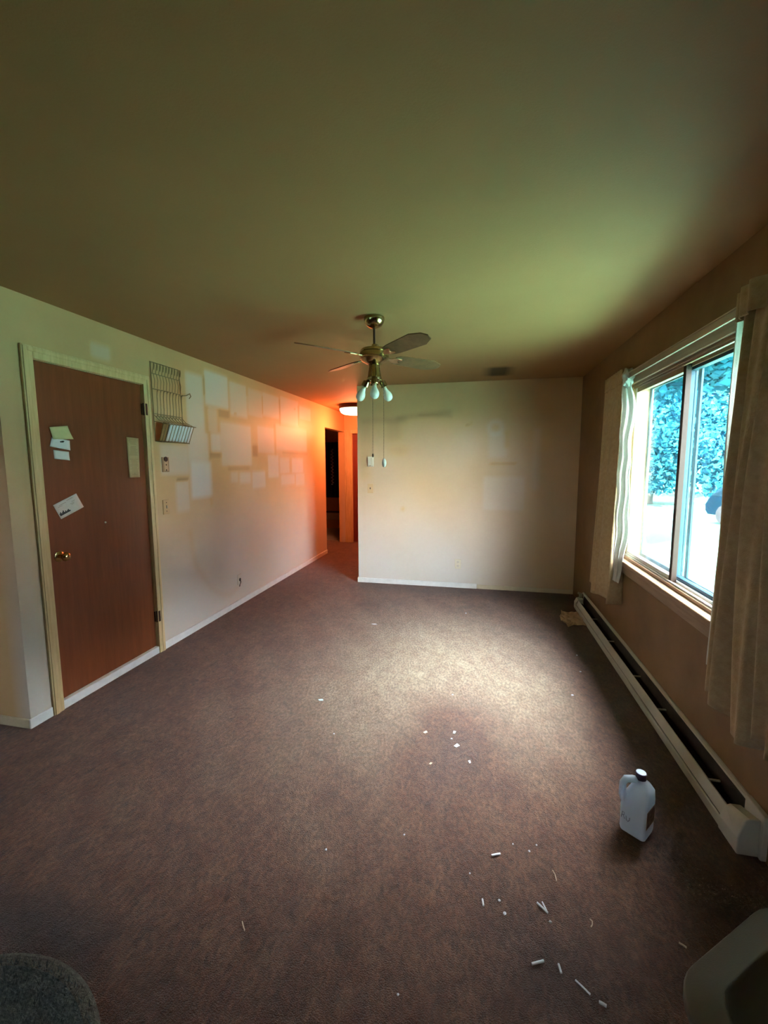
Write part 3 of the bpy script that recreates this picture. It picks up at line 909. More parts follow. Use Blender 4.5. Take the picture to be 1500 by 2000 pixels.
# ------------------------------------------------------------------ hall end: door casing, red door, dark room
dd = thing('door_2', 'dark red door half hidden at the end of the hall', 'door', (-1.95, YH, 0), kind='structure')
MB().box((-2.335, YH + .045, .012), (-1.56, YH + .085, 2.06)).build('door_slab', M['red_door'], dd, bevel=.004)
MB().box((-2.30, YH + .038, .10), (-2.24, YH + .046, 1.95)).build('stile', M['red_door'], dd, bevel=.004)
MB().box((-2.225, YH + .036, .45), (-2.205, YH + .046, 1.85)).build('edge_reflection_strip', M['ivory'], dd, bevel=.003)  # pale strip painting in the reflection along the door edge
MB().box((-2.478, YH - .012, 0), (-2.462, YH, H - .32)).box((-2.458, YH - .016, 0), (-2.35, YH, 2.13)).box((-2.435, YH - .021, 0), (-2.415, YH - .015, 2.12)).build('door_casing', M['casing'], dd, bevel=.004)
MB().box((-2.35, YH - .016, 2.065), (-1.48, YH, 2.13)).build('door_casing', M['casing'], dd, bevel=.004)
MB().box((-2.344, YH, 0), (-2.33, YH + .12, 2.064)).build('door_jamb', M['casing'], dd)

ht = thing('bedroom_heater', 'dark baseboard heater in the unlit room off the hall', 'heater', (-3.4, 9.58, .28))
MB().box((-4.6, 9.53, .30), (-2.7, 9.598, .36)).box((-4.6, 9.55, .20), (-2.7, 9.598, .30)).build('cover', M['heater'], ht, bevel=.006)
MB().box((-4.6, 9.54, .362), (-2.7, 9.598, .40)).build('top_slot', M['dark'], ht)
P = []
for j in range(15):
    P.append([(-3.49 + .46 * i / 24, 9.55 + .018 * math.sin(i * 1.3), .72 + 1.28 * j / 14) for i in range(25)])
cz = MB().grid(P).build('bedroom_curtain', M['dark_cloth'], solid=.004, smooth=True, angle=180)
tag(cz, 'black curtain with white zigzag edging in the dark room', 'curtain')
zz = MB()
for i in range(22):
    z = 1.02 + i * .038
    zz.box((-3.335 + (.022 if i % 2 else 0), 9.519, z), (-3.295 + (.022 if i % 2 else 0), 9.525, z + .024))
zz.build('zigzag_print', M['white_print'], cz)

# ------------------------------------------------------------------ the window
w = thing('window_1', 'wide sliding window in varnished wood frame on right wall', 'window', (XR, (WY0 + WY1) / 2, WZ0), kind='structure')
x0, x1 = XR, XR + .13
# liners of the opening
MB().box((x0 - .001, WY0, WZ0), (x1 + .01, WY1, WZ0 + .022)).build('window_sill_liner', M['brown_sash'], w, bevel=.002)
MB().box((x0 - .001, WY0, WZ1 - .022), (x1 + .01, WY1, WZ1)).build('head_liner', M['brown_sash'], w, bevel=.002)
MB().box((x0 - .001, WY1 - .022, WZ0 + .022), (x1 + .01, WY1, WZ1 - .022)).build('jamb_liner', M['casing'], w, bevel=.002)
MB().box((x0 - .001, WY0, WZ0 + .022), (x1 + .01, WY0 + .022, WZ1 - .022)).build('jamb_liner', M['casing'], w, bevel=.002)
# stool, apron, casing
MB().box((x0 - .050, WY0 - .09, WZ0 - .022), (x0 + .002, WY1 + .09, WZ0 + .002)).build('window_sill', M['sill'], w, bevel=.006, segs=3)
MB().box((x0 - .018, WY0 - .07, WZ0 - .105), (x0, WY1 + .07, WZ0 - .022)).box((x0 - .026, WY0 - .07, WZ0 - .05), (x0 - .016, WY1 + .07, WZ0 - .024)).build('apron', M['sill'], w, bevel=.005)
for ya, yb in ((WY1 - .004, WY1 + .07), (WY0 - .07, WY0 + .004)):
    MB().box((x0 - .018, ya, WZ0), (x0, yb, WZ1 + .07)).build('window_casing', M['sill'], w, bevel=.005)
MB().box((x0 - .018, WY0 + .004, WZ1 - .004), (x0, WY1 - .004, WZ1 + .07)).box((x0 - .024, WY0 - .07, WZ1 + .045), (x0 - .016, WY1 + .07, WZ1 + .066)).build('window_casing', M['sill'], w, bevel=.005)
# tracks (head and foot)
MB().box((x0 + .050, WY0 + .022, WZ0 + .022), (x0 + .060, WY1 - .022, WZ0 + .034)).box((x0 + .010, WY0 + .022, WZ0 + .022), (x0 + .018, WY1 - .022, WZ0 + .032)).build('bottom_track', M['vinyl'], w)
MB().box((x0 + .050, WY0 + .022, WZ1 - .040), (x0 + .060, WY1 - .022, WZ1 - .022)).box((x0 + .006, WY0 + .022, WZ1 - .034), (x0 + .018, WY1 - .022, WZ1 - .022)).build('top_track', M['brown_sash'], w)
def sash(name, xa, xb, ya, yb, za, zb, fw, mats, gname='glass_pane', inner=None):
    f = MB().box((xa, yb - fw[0], za), (xb, yb, zb)).build(name, mats[0], w, bevel=.003)
    MB().box((xa, ya, za), (xb, ya + fw[1], zb)).build('meeting_stile' if mats[1] is M['dark_stile'] else 'stile', mats[1], f, bevel=.003)
    MB().box((xa, ya + fw[1], za), (xb, yb - fw[0], za + fw[2])).box((xa - .004, ya + fw[1], za + .012), (xa + .002, yb - fw[0], za + .018)).build('bottom_rail', mats[0], f, bevel=.002)
    MB().box((xa, ya + fw[1], zb - fw[3]), (xb, yb - fw[0], zb)).build('top_rail', mats[2], f, bevel=.002)
    xm = (xa + xb) / 2
    MB().box((xm - .002, ya + fw[1] - .004, za + fw[2] - .004), (xm + .002, yb - fw[0] + .004, zb - fw[3] + .004)).build(gname, M['glass'], f)
    return f
sash('left_sash', x0 + .020, x0 + .050, 2.765, WY1 - .024, WZ0 + .0235, WZ1 - .024, (.030, .032, .034, .040), (M['vinyl'], M['dark_stile'], M['brown_sash']))
sash('right_sash', x0 + .062, x0 + .092, WY0 + .024, 2.86, WZ0 + .0235, WZ1 - .024, (.042, .035, .030, .032), (M['storm'], M['storm'], M['storm']))
# storm window outside
st = MB().box((x1 - .016, WY0 + .022, WZ0 + .022), (x1 - .004, WY0 + .055, WZ1 - .022)).box((x1 - .016, WY1 - .055, WZ0 + .022), (x1 - .004, WY1 - .022, WZ1 - .022))
st.box((x1 - .016, WY0 + .055, WZ0 + .022), (x1 - .004, WY1 - .055, WZ0 + .045)).box((x1 - .016, WY0 + .055, WZ1 - .045), (x1 - .004, WY1 - .055, WZ1 - .022))
st.box((x1 - .016, 2.80, WZ0 + .045), (x1 - .004, 2.835, WZ1 - .045)).box((x1 - .016, 2.868, WZ0 + .045), (x1 - .004, 2.90, WZ1 - .045))
st.build('storm_frame', M['storm'], w, bevel=.002)

# curtain rod
rd = thing('curtain_rod', 'flat white metal curtain rod above the window', 'curtain rod', (1.03, 2.6, 2.10))
RZ0, RZ1 = 2.098, 2.142
rb = MB().box((1.026, 1.05, RZ0), (1.031, 4.02, RZ1)).box((1.021, 1.05, RZ1 - .008), (1.0262, 4.02, RZ1)).box((1.021, 1.05, RZ0), (1.0262, 4.02, RZ0 + .008))
rb.build('rod_face', M['rod'], rd, bevel=.002)
for y in (1.05, 4.015):
    MB().box((1.031, y, RZ0), (XR, y + .005, RZ1)).build('rod_return', M['rod'], rd, bevel=.001)

def cloth(name, path, z_top, z_bot, nu, nv, fold, mm, parent=None, solid=.004, zjit=None):
    """path: (x, y) corner points seen from above; fold(u, v) -> offset across the path, v = 0 top .. 1 bottom"""
    P0 = [Vector(p) for p in path]
    L_ = [0]
    for a, b in zip(P0, P0[1:]):
        L_.append(L_[-1] + (b - a).length)
    rows = []
    for j in range(nv + 1):
        v = j / nv
        row = []
        for i in range(nu + 1):
            u = i / nu
            s = u * L_[-1]
            k = 0
            while k < len(L_) - 2 and s > L_[k + 1]:
                k += 1
            t = (s - L_[k]) / (L_[k + 1] - L_[k])
            p = P0[k].lerp(P0[k + 1], t)
            tg = (P0[k + 1] - P0[k]).normalized()
            n = Vector((-tg.y, tg.x))
            dn, dt = fold(u, v)
            q = p + n * dn + tg * dt
            zb = z_bot(u) if callable(z_bot) else z_bot
            row.append((q.x, q.y, z_top + (zb - z_top) * v + (zjit(u, v) if zjit else 0)))
        rows.append(row)
    return MB().grid(rows).build(name, mm, parent, smooth=True, angle=180, solid=solid)

# right (near) curtain
rc = thing('curtain', 'long cream woven curtain gathered at right edge of window', 'curtain', (1.0, 1.6, .5), group='cream window curtains')
def fold_r(u, v):
    ph = 2 * math.pi * u
    a = (.020 + .038 * min(1, v * 2.2) ** .7) * min(1, .15 + u / .07)
    q = ph * 9.5 + .6 * math.sin(v * 3) + 1.1 * math.sin(ph * 2.3)
    d = -a * (1.6 * abs(math.sin(q / 2)) ** .7 - .8 + .22 * math.sin(q * 1.7 + 4 * v)) + .012 * math.sin(ph * 2 + v * 2)
    return (d, .02 * math.sin(v * 4 + ph * 2) * v)
cloth('curtain_panel', [(1.012, 2.040), (1.004, 2.00), (.990, 1.10), (1.02, 1.02)], 2.150, lambda u: .505 + .030 * math.sin(u * 17) + .035 * (u > .33) - .05 * (u > .40) * (u < .5), 360, 60, fold_r, M['curtain'], rc, .005)
def fold_ri(u, v):
    return (.010 * math.sin(u * 9 + v * 6) * (0.3 + v), 0)
cloth('lining', [(1.000, 2.060), (1.030, 2.092), (1.068, 2.085)], 2.10, .62, 14, 40, fold_ri, M['lining'], rc, .003)
cloth('heading', [(.992, 2.058), (.978, 2.02), (.978, 1.10), (1.018, 1.02)], 2.172, 2.06, 160, 4, lambda u, v: (.012 * math.sin(u * 75) + .012 * math.sin(2 * math.pi * u * 6.4), 0), M['curtain'], rc, .004)

# left (far) curtain
lc = thing('curtain', 'short cream curtain with bright white lining left of window', 'curtain', (1.02, 3.75, .45), group='cream window curtains')
def fold_l(u, v):
    ph = 2 * math.pi * u
    a = .008 + .068 * v ** 1.3
    return (-a * (math.sin(ph * 3.0 + .2) + .25 * math.sin(ph * 6 + v)), .03 * v * math.sin(ph * 2.4 + 1.2))
cloth('curtain_panel', [(1.075, 4.02), (1.022, 3.99), (1.012, 3.50)], 2.165, lambda u: .44 + .02 * math.sin(u * 11), 90, 50, fold_l, M['curtain'], lc, .004)
def liner(name, ya, yb, zt, zb, pinch, parent):
    rows = []
    nv, nu = 60, 26
    for j in range(nv + 1):
        v = j / nv
        z = zt + (zb - zt) * v
        wd = .065 * pinch(v)
        row = []
        for i in range(nu + 1):
            u = i / nu
            x = 1.008 + wd * u + .004 * math.sin(z * 21)
            y = ya + (yb - ya) * u + .016 * math.sin(u * 13 + v * 5) * (.4 + v * .6) - .02 * v * u
            row.append((x, y, z))
        rows.append(row)
    return MB().grid(rows).build(name, M['lining'], parent, smooth=True, angle=180, solid=.003)
liner('lining', 3.50, 3.43, 2.07, .62, lambda v: (1 - .45 * math.exp(-((v - .0) / .05) ** 2) - .30 * math.exp(-((v - .30) / .06) ** 2) + .1 * math.sin(v * 9)) * (1 - .75 * max(0, v - .72) / .28), lc)
kn = MB()
bmesh.ops.create_icosphere(kn.bm, subdivisions=3, radius=1)
for v_ in kn.bm.verts:
    n_ = 1 + .22 * math.sin(v_.co.x * 7 + 1) * math.sin(v_.co.z * 6) + .12 * math.sin(v_.co.y * 11 + v_.co.z * 5)
    v_.co = Vector((1.028 + v_.co.x * .040 * n_, 3.455 + v_.co.y * .026 * n_, 2.105 + v_.co.z * .065 * n_))
kn.build('lining_knot', M['lining'], lc, smooth=True, angle=180)
cloth('heading', [(1.080, 4.03), (1.016, 3.995), (1.008, 3.52)], 2.185, 2.08, 60, 4, lambda u, v: (.006 * math.sin(u * 60), 0), M['curtain'], lc, .004)

# ------------------------------------------------------------------ baseboard heater
hb = thing('baseboard_heater', 'long beige baseboard heater under the window', 'heater', (1.05, 3.2, 0))
HY0, HY1 = 1.86, 4.62
def ext(prof, ya, yb):
    mb = MB()
    mb.loft([[(x, ya, z) for x, z in prof], [(x, yb, z) for x, z in prof]])
    return mb
ext([(XR - .001, .01), (XR - .001, .178), (XR - .009, .178), (XR - .009, .01)], 1.80, HY1 + .05).build('back_plate', M['heater'], hb)
ext([(XR - .0092, .012), (XR - .0092, .150), (XR - .0115, .150), (XR - .0115, .012)], HY0, HY1).build('slot_shade_strip', M['fins'], hb)  # dark sheet standing for the shade inside the open slot
ext([(XR - .0095, .168), (XR - .0095, .178), (XR - .018, .172), (XR - .018, .168)], 1.80, HY1 + .05).build('top_lip', M['heater'], hb)
ext([(1.002, .008), (1.002, .050), (1.008, .053), (1.012, .050), (1.012, .008)], HY0, HY1).build('lower_panel', M['heater'], hb, bevel=.002)
ext([(1.008, .057), (1.026, .104), (1.032, .104), (1.034, .098), (1.016, .055)], HY0, HY1).build('upper_panel', M['heater'], hb, bevel=.002)
ext([(1.016, .008), (1.016, .045), (1.083, .045), (1.083, .008)], HY0, HY1).build('inner_tray', M['dark'], hb)
for y in (4.1, 3.6, 3.02, 2.62, 2.05):
    MB().box((1.030, y, .088), (1.084, y + .008, .096)).build('bracket', M['heater'], hb)
fins = MB()
for i in range(170):
    y = 1.95 + i * .0152
    fins.box((1.040, y, .046), (1.078, y + .001, .085))
fn = fins.build('heating_fins', M['fins'], hb)
fn['kind'] = 'stuff'
MB().tube([(1.06, HY0, .066), (1.06, HY1, .066)], .011, 10).build('pipe', M['fins'], hb)
MB().loft([[(1.000, 1.755, .004), (1.000, 1.755, .072), (1.020, 1.755, .150), (1.034, 1.755, .158), (XR - .02, 1.755, .158), (XR - .02, 1.755, .004)],
           [(.998, 1.885, .004), (.998, 1.885, .060), (1.020, 1.885, .110), (1.034, 1.885, .118), (XR - .02, 1.885, .118), (XR - .02, 1.885, .004)]]).build('end_cap', M['heater'], hb, bevel=.006, segs=3)
MB().box((XR - .022, 1.74, .004), (XR - .0005, 1.86, .185)).build('end_cap_flange', M['heater'], hb, bevel=.004)
MB().loft([[(1.000, 4.60, .004), (1.000, 4.60, .075), (1.022, 4.60, .112), (XR - .02, 4.60, .125), (XR - .02, 4.60, .004)],
           [(1.004, 4.70, .004), (1.004, 4.70, .070), (1.024, 4.70, .112), (XR - .02, 4.70, .125), (XR - .02, 4.70, .004)]]).build('end_cap', M['heater'], hb, bevel=.008, segs=3)
vv = MB().tube([(1.055, 4.655, .120), (1.058, 4.66, .165)], .016, 12).tube([(1.058, 4.66, .160), (1.03, 4.648, .172)], .012, 10)
vv.build('valve', M['heater'], hb, smooth=True)

# ------------------------------------------------------------------ plastic jug
JC = Vector((.664, 1.800, 0))
JR = Matrix.Translation(JC) @ Matrix.Rotation(R(-39), 4, 'Z')      # local -x: handle corner side, -y: face towards camera
jg = thing('plastic_jug', 'milky half-gallon plastic jug with purple cap standing on carpet', 'jug', JC)
def rrect(hw, hd, r, z, cx=0, cy=0, n=5):
    out = []
    for sx, sy, a0_ in ((1, 1, 0), (-1, 1, 90), (-1, -1, 180), (1, -1, 270)):
        for k in range(n + 1):
            a = R(a0_ + 90 * k / n)
            out.append(JR @ Vector((cx + sx * (hw - r) + r * math.cos(a), cy + sy * (hd - r) + r * math.sin(a), z)))
    return out
body = MB().loft([rrect(.040, .040, .015, .002), rrect(.047, .047, .015, .006), rrect(.050, .050, .015, .020), rrect(.050, .050, .014, .150), rrect(.045, .045, .015, .168, .004, .004),
                  rrect(.039, .039, .017, .190, .009, .009), rrect(.028, .028, .018, .214, .008, .008), rrect(.020, .020, .0195, .228, .004, .004), rrect(.0185, .0185, .018, .240, .004, .004)])
body.build('jug_body', M['jug'], jg, smooth=True, angle=50)
hp = [JR @ Vector(p) for p in ((.000, .000, .222), (-.018, -.018, .228), (-.036, -.036, .226), (-.0435, -.0435, .210), (-.044, -.044, .185), (-.0425, -.0425, .160), (-.038, -.038, .135))]
MB().tube(hp, [.014, .014, .014, .013, .0135, .015, .014], 14).build('jug_handle', M['jug'], jg, smooth=True, angle=180)
JT = JR @ Matrix.Translation((.004, .004, 0))
cpn = MB().lathe([(.0195, .238), (.0205, .240), (.0205, .2545), (.0195, .257), (.016, .2575)], 28, JT).build('cap', M['cap'], jg, smooth=True)
MB().lathe([(.0178, .2570), (.0178, .2590), (.012, .2595), (0, .2592)], 28, JT).build('cap_top', M['cap_top'], cpn, smooth=True)
MB().lathe([(.0195, .231), (.0200, .233), (.0200, .237), (.0190, .238)], 28, JT).build('cap_ring', M['cap'], cpn, smooth=True)
MB().box((.0503, -.040, .060), (.0508, .036, .128), JR).build('label', M['label_print'], jg)
MB().box((.0502, -.043, .057), (.05045, .040, .132), JR).build('label_border', M['paper_tan'], jg)
# scrawled marker letters on the front face
mk = MB()
def stroke(pts):
    mk.tube([JR @ Vector((x, -.0503, z)) for x, z in pts], .0012, 5)
stroke([(-.040, .062), (-.036, .090), (-.030, .088), (-.029, .078), (-.037, .075)])
stroke([(-.033, .075), (-.026, .062)])
stroke([(-.022, .078), (-.020, .062), (-.014, .058), (-.009, .066), (-.008, .078)])
mk.build('marker_scrawl', mat('grey_marker', (0.22, 0.27, 0.36), 0.7), jg)

# ------------------------------------------------------------------ grey storage tote in the near corner
tt = thing('storage_tote', 'dark grey plastic storage tote with moulded lid, lower right corner', 'storage box', (.66, .86, 0))
d1 = Vector((.788, .616, 0))
n1 = Vector((.616, -.788, 0))
C0 = Vector((.392, .892, 0))
def tring(ins, z, r):
    LA, WA = .50, .37
    out = []
    for cx_, cy_, a0_ in ((LA - ins - r, WA - ins - r, 0), (ins + r, WA - ins - r, 90), (ins + r, ins + r, 180), (LA - ins - r, ins + r, 270)):
        for k in range(9):
            a = R(a0_ + 90 * k / 8)
            q = C0 + d1 * (cx_ + r * math.cos(a)) + n1 * (cy_ + r * math.sin(a))
            out.append((q.x, q.y, z))
    return out
MB().loft([tring(.050, .0, .07), tring(.045, .01, .075), tring(.016, .34, .10), tring(.016, .375, .10)]).build('tote_body', M['tote'], tt, smooth=True, angle=50)
MB().loft([tring(.004, .372, .115), tring(0, .376, .12), tring(0, .392, .12), tring(.004, .398, .117), tring(.052, .401, .08), tring(.057, .405, .077), tring(.063, .406, .072),
           tring(.072, .402, .066), tring(.082, .393, .058), tring(.12, .391, .04)]).build('tote_lid', M['tote'], tt, smooth=True, angle=60)

# ------------------------------------------------------------------ round shag rug in the near left corner
RGC = Vector((-1.25, .44, 0))
rg = thing('round_rug', 'round teal-grey shag rug at lower left corner', 'rug', RGC)
TR = Matrix.Translation(RGC)
MB().lathe([(.44, .001), (.445, .008), (.43, .014), (.2, .015), (0, .015)], 64, TR).build('rug_pile', M['rug'], rg, smooth=True)
MB().lathe([(.440, .001), (.468, .002), (.470, .010), (.460, .015), (.446, .012)], 64, TR).build('rug_binding', M['rug_edge'], rg, smooth=True)
pv, pf = [], []
for i in range(7000):
    a = random.random() * 2 * math.pi
    r_ = .455 * math.sqrt(random.random())
    x, y = r_ * math.cos(a), r_ * math.sin(a)
    b = random.random() * 2 * math.pi
    h_ = .010 + .012 * random.random()
    k = len(pv)
    pv += [(x - .0016 * math.sin(b), y + .0016 * math.cos(b), .012), (x + .0016 * math.sin(b), y - .0016 * math.cos(b), .012),
           (x + .012 * math.cos(b), y + .012 * math.sin(b), .012 + h_)]
    pf.append((k, k + 1, k + 2))
me = bpy.data.meshes.new('rug_tufts')
me.from_pydata(pv, [], pf)
me.materials.append(M['rug'])
o = bpy.data.objects.new('rug_tufts', me)
COL.objects.link(o)
o.parent = rg
o['kind'] = 'stuff'

# ------------------------------------------------------------------ litter on the carpet
def stick(name, a, b, r, mm, label, cat='stick', z=None, group=None):
    r *= .72
    z = r + .003 if z is None else z
    o = MB().tube([(a[0], a[1], z), ((a[0] + b[0]) / 2, (a[1] + b[1]) / 2, z + .0005), (b[0], b[1], z)], r, 8).build(name, mm, smooth=True)
    return tag(o, label, cat, group)
stick('plastic_stick', (.080, 1.550), (.113, 1.564), .0055, M['crumb'], 'short thick white stick on carpet, left of the jug')
stick('plastic_stick', (.044, 1.372), (.047, 1.350), .0045, M['crumb'], 'stubby upright white bit, leftmost of the litter near the crossed sticks')
stick('plastic_stick', (.227, 1.399), (.258, 1.371), .0045, M['crumb'], 'longer of the two crossed white sticks on the carpet')
stick('plastic_stick', (.244, 1.403), (.255, 1.374), .0035, M['crumb'], 'thinner of the two crossed white sticks on the carpet', z=.0085)
stick('plastic_stick', (.188, 1.204), (.224, 1.220), .0050, M['crumb'], 'thick white stick lying level below the crossed sticks')
stick('plastic_stick', (.266, 1.221), (.270, 1.198), .0045, M['crumb'], 'short white stick just right of the level thick stick')
stick('plastic_stick', (.307, 1.189), (.341, 1.161), .0034, M['crumb'], 'longest thin grey-white stick, slanting near the bottom edge')
stick('plastic_stick', (.360, 1.147), (.378, 1.141), .0055, M['crumb'], 'chunky white bit at the lower end of the litter trail')
stick('plastic_stick', (.646, 1.363), (.663, 1.352), .0040, M['crumb_tan'], 'lone off-white stick beside the grey storage tote')
def curl(pts, mm, label):
    o = MB().tube([(x, y, .005) for x, y in pts], .0017, 6).build('curled_thread', mm, smooth=True)
    return tag(o, label, 'thread')
curl([(.391, 1.381), (.397, 1.375), (.394, 1.363), (.388, 1.355)], M['crumb_tan'], 'curled tan thread on carpet right of the crossed sticks')
curl([(.299, 1.537), (.305, 1.522), (.306, 1.496)], M['crumb_tan'], 'thin pale thread on carpet above the crossed sticks')
curl([(-.731, 1.131), (-.721, 1.12), (-.708, 1.107)], M['crumb_tan'], 'thin pale thread lying alone left of the other litter')
def crumb(x, y, s, mm, label, group=None):
    b = MB()
    bmesh.ops.create_icosphere(b.bm, subdivisions=1, radius=s)
    for v in b.bm.verts:
        v.co = Vector((v.co.x * (.7 + .6 * random.random()) + x, v.co.y * (.7 + .6 * random.random()) + y, v.co.z * .6 + s * .6 + .001))
    return tag(b.build('crumb', mm), label, 'crumb', group)
for x, y, s, l in [(.101, 1.381, .005, 'round white crumb between the stubby bit and the crossed sticks'),
                   (.117, 1.341, .006, 'pale oblong crumb lower left of the crossed sticks'),
                   (.262, 1.345, .005, 'white crumb just below the crossed sticks'),
                   (.224, 1.604, .0045, 'bright round crumb right of the lone thick stick'),
                   (.255, 1.638, .004, 'small crumb farther right of the lone thick stick, towards the jug')]:
    crumb(x, y, s, M['crumb'], l)
for x, y, s, l in [(-.264, 1.575, .0045, 'tiny pale crumb on open carpet in the middle foreground'),
                   (-.552, 1.443, .005, 'tiny pale crumb on open carpet, left foreground'),
                   (.751, 3.2, .007, 'pale crumb beside the heater, nearer of the two there'),
                   (.626, 2.848, .008, 'bright crumb on the dark carpet edge right of the light pool'),
                   (-.094, 4.271, .008, 'tiny pale crumb on carpet before the far wall'),
                   (-.135, 2.692, .006, 'tiny pale crumb within the bright pool of light'),
                   (-.76, 2.142, .005, 'tiny pale crumb on carpet between the door and the light pool'),
                   (-.114, 2.234, .006, 'tiny crumb between the two white diamond-shaped scraps'),
                   (-.193, 1.047, .004, 'tiny pale crumb nearest the bottom edge of the picture'),
                   (0.0, 1.462, .0035, 'tiny faint crumb up and left of the stubby white bit'),
                   (.785, 3.481, .007, 'pale crumb beside the heater, farther of the two there'),
                   (.164, 1.623, .0035, 'tiny faint crumb beyond the lone thick white stick')]:
    crumb(x, y, s, M['crumb'], l, 'crumbs scattered over the carpet')
def scrap(x, y, a, b, rot, mm, label):
    mtx = Matrix.Translation((x, y, .004)) @ Matrix.Rotation(rot, 4, 'Z') @ Matrix.Rotation(.12, 4, 'X')
    o = MB().prism([(-a, -b * .3), (-a * .2, -b), (a, -b * .1), (a * .3, b)], .0015, mtx).build('paper_scrap', mm)
    return tag(o, label, 'scrap')
scrap(-.084, 2.183, .016, .014, .2, M['scrap_blue'], 'bright diamond-shaped white scrap near the middle of the floor')
scrap(-.103, 2.296, .013, .010, .8, M['scrap_blue'], 'smaller white scrap just beyond the diamond-shaped one')
scrap(-.014, 2.068, .012, .008, 1.4, M['crumb'], 'ragged white scrap nearer the camera than the diamond-shaped one')
scrap(-.205, 2.015, .011, .007, .5, M['crumb_tan'], 'small tan scrap left of the ragged white scrap')
scrap(-.261, 2.263, .014, .012, .1, M['crumb_tan'], 'faint grey scrap left of the diamond-shaped one')
scrap(-.954, 2.455, .020, .012, -.3, M['scrap_blue'], 'pale blue scrap alone on carpet before the left wall')
scrap(-.928, 3.797, .030, .009, -.1, M['paper_white'], 'thin white sliver on carpet near the far wall')

# crumpled brown paper by the heater
P = []
outl = [(.845, 4.499), (.905, 4.45), (.992, 4.483), (.997, 4.30), (.997, 4.10), (.92, 4.13), (.83, 4.06), (.80, 4.20), (.796, 4.324), (.83, 4.40)]
cen = Vector((.90, 4.27, 0))
nr = 9
for j in range(nr):
    f = j / (nr - 1)
    row = []
    for i in range(len(outl) * 3 + 1):
        s = i / 3
        k = int(s) % len(outl)
        t = s - int(s)
        q = Vector((*outl[k], 0)).lerp(Vector((*outl[(k + 1) % len(outl)], 0)), t)
        p = cen.lerp(q, max(f, .02))
        p.x = min(p.x, .998)
        z = .012 + .014 * abs(math.sin(p.x * 47 + p.y * 23)) + .012 * abs(math.sin(p.y * 31 - p.x * 19)) - .004 * f
        row.append((p.x, p.y, z))
    P.append(row)
tag(MB().grid(P).build('crumpled_paper', M['kraft'], solid=.0015), 'crumpled brown paper on carpet at far end of the heater', 'paper')

# ------------------------------------------------------------------ outdoors
o = MB().box((-60, -45, -.75), (70, 60, -.5)).build('lawn', M['lawn'], origin=(0, 0, 0))
struct(o, 'sunlit lawn outside the window', 'lawn')
o = MB().box((-6.5, -4, H + .145), (XR + .13 + .32, 11, H + .30)).build('roof', M['roof'], origin=(0, 0, 0))
struct(o, 'roof overhang above the window outside', 'roof')

def crown_mesh(name, kind, mm, n=26000):
    rs = np.random.RandomState(len(name) + kind * 11)
    blobs = []
    if kind == 0:        # spruce
        for k in range(16):
            z = 1.0 + 8.0 * k / 15
            rad = 2.9 * (1 - k / 17) + .25
            for q in range(max(1, int(7 * (1 - k / 17)))):
                a = rs.rand() * 6.283
                blobs.append((rad * .62 * math.cos(a), rad * .62 * math.sin(a), z, rad * .55, .75))
    else:
        for k in range(44):
            z = 1.2 + 7.6 * rs.rand()
            prof = math.sin(min(1, (z - .4) / 8.6) * math.pi) ** .6
            a = rs.rand() * 6.283
            r_ = 2.9 * prof * math.sqrt(rs.rand())
            blobs.append((r_ * math.cos(a), r_ * math.sin(a), z, 1.25, 1.0))
    verts, faces = [], []
    for i in range(n):
        b = blobs[rs.randint(len(blobs))]
        dv = rs.normal(size=3)
        dv /= np.linalg.norm(dv)
        p = np.array(b[:3]) + dv * np.array([b[3], b[3], b[4]]) * (.55 + .45 * rs.rand())
        p[2] = max(p[2], .12)
        u = rs.normal(size=3)
        u /= np.linalg.norm(u)
        v = np.cross(u, rs.normal(size=3))
        v /= np.linalg.norm(v)
        s = .07 + .10 * rs.rand()
        k = len(verts)
        verts += [tuple(p - u * s), tuple(p + v * s * .55), tuple(p + u * s), tuple(p - v * s * .55)]
        faces.append((k, k + 1, k + 2, k + 3))
    me = bpy.data.meshes.new(name)
    me.from_pydata(verts, [], faces)
    me.materials.append(mm)
    return me
def shade_canopy_mesh(name, mm, n=42000):  # high canopy added to shade the far lawn
    rs = np.random.RandomState(5)
    verts, faces = [], []
    for i in range(n):
        a = rs.rand() * 6.283
        r_ = 4.9 * math.sqrt(rs.rand())
        top = 8.8 - 2.6 * (r_ / 4.9) ** 2
        bot = 4.3 + .5 * math.sin(a * 5) + .9 * (r_ / 4.9) ** 4
        z = bot + (top - bot) * rs.rand()
        p = np.array((r_ * math.cos(a), r_ * math.sin(a), z)) + rs.normal(size=3) * .12
        u = rs.normal(size=3)
        u[2] *= .4
        u /= np.linalg.norm(u)
        v = np.cross(u, rs.normal(size=3))
        v /= np.linalg.norm(v)
        s = .07 + .11 * rs.rand()
        k = len(verts)
        verts += [tuple(p - u * s), tuple(p + v * s * .55), tuple(p + u * s), tuple(p - v * s * .55)]
        faces.append((k, k + 1, k + 2, k + 3))
    me = bpy.data.meshes.new(name)
    me.from_pydata(verts, [], faces)
    me.materials.append(mm)
    return me
CR = [crown_mesh('crown', 0, M['leaf']), crown_mesh('crown', 1, M['leaf2']), shade_canopy_mesh('crown', M['leaf2'])]
tb = MB().tube([(0, 0, -.1), (.03, .02, 2.5), (0, 0, 6.5)], [.20, .15, .05], 10)
trunk_o = tb.build('trunk', M['bark'], origin=(0, 0, 0), smooth=True)
TRK = trunk_o.data
bpy.data.objects.remove(trunk_o)
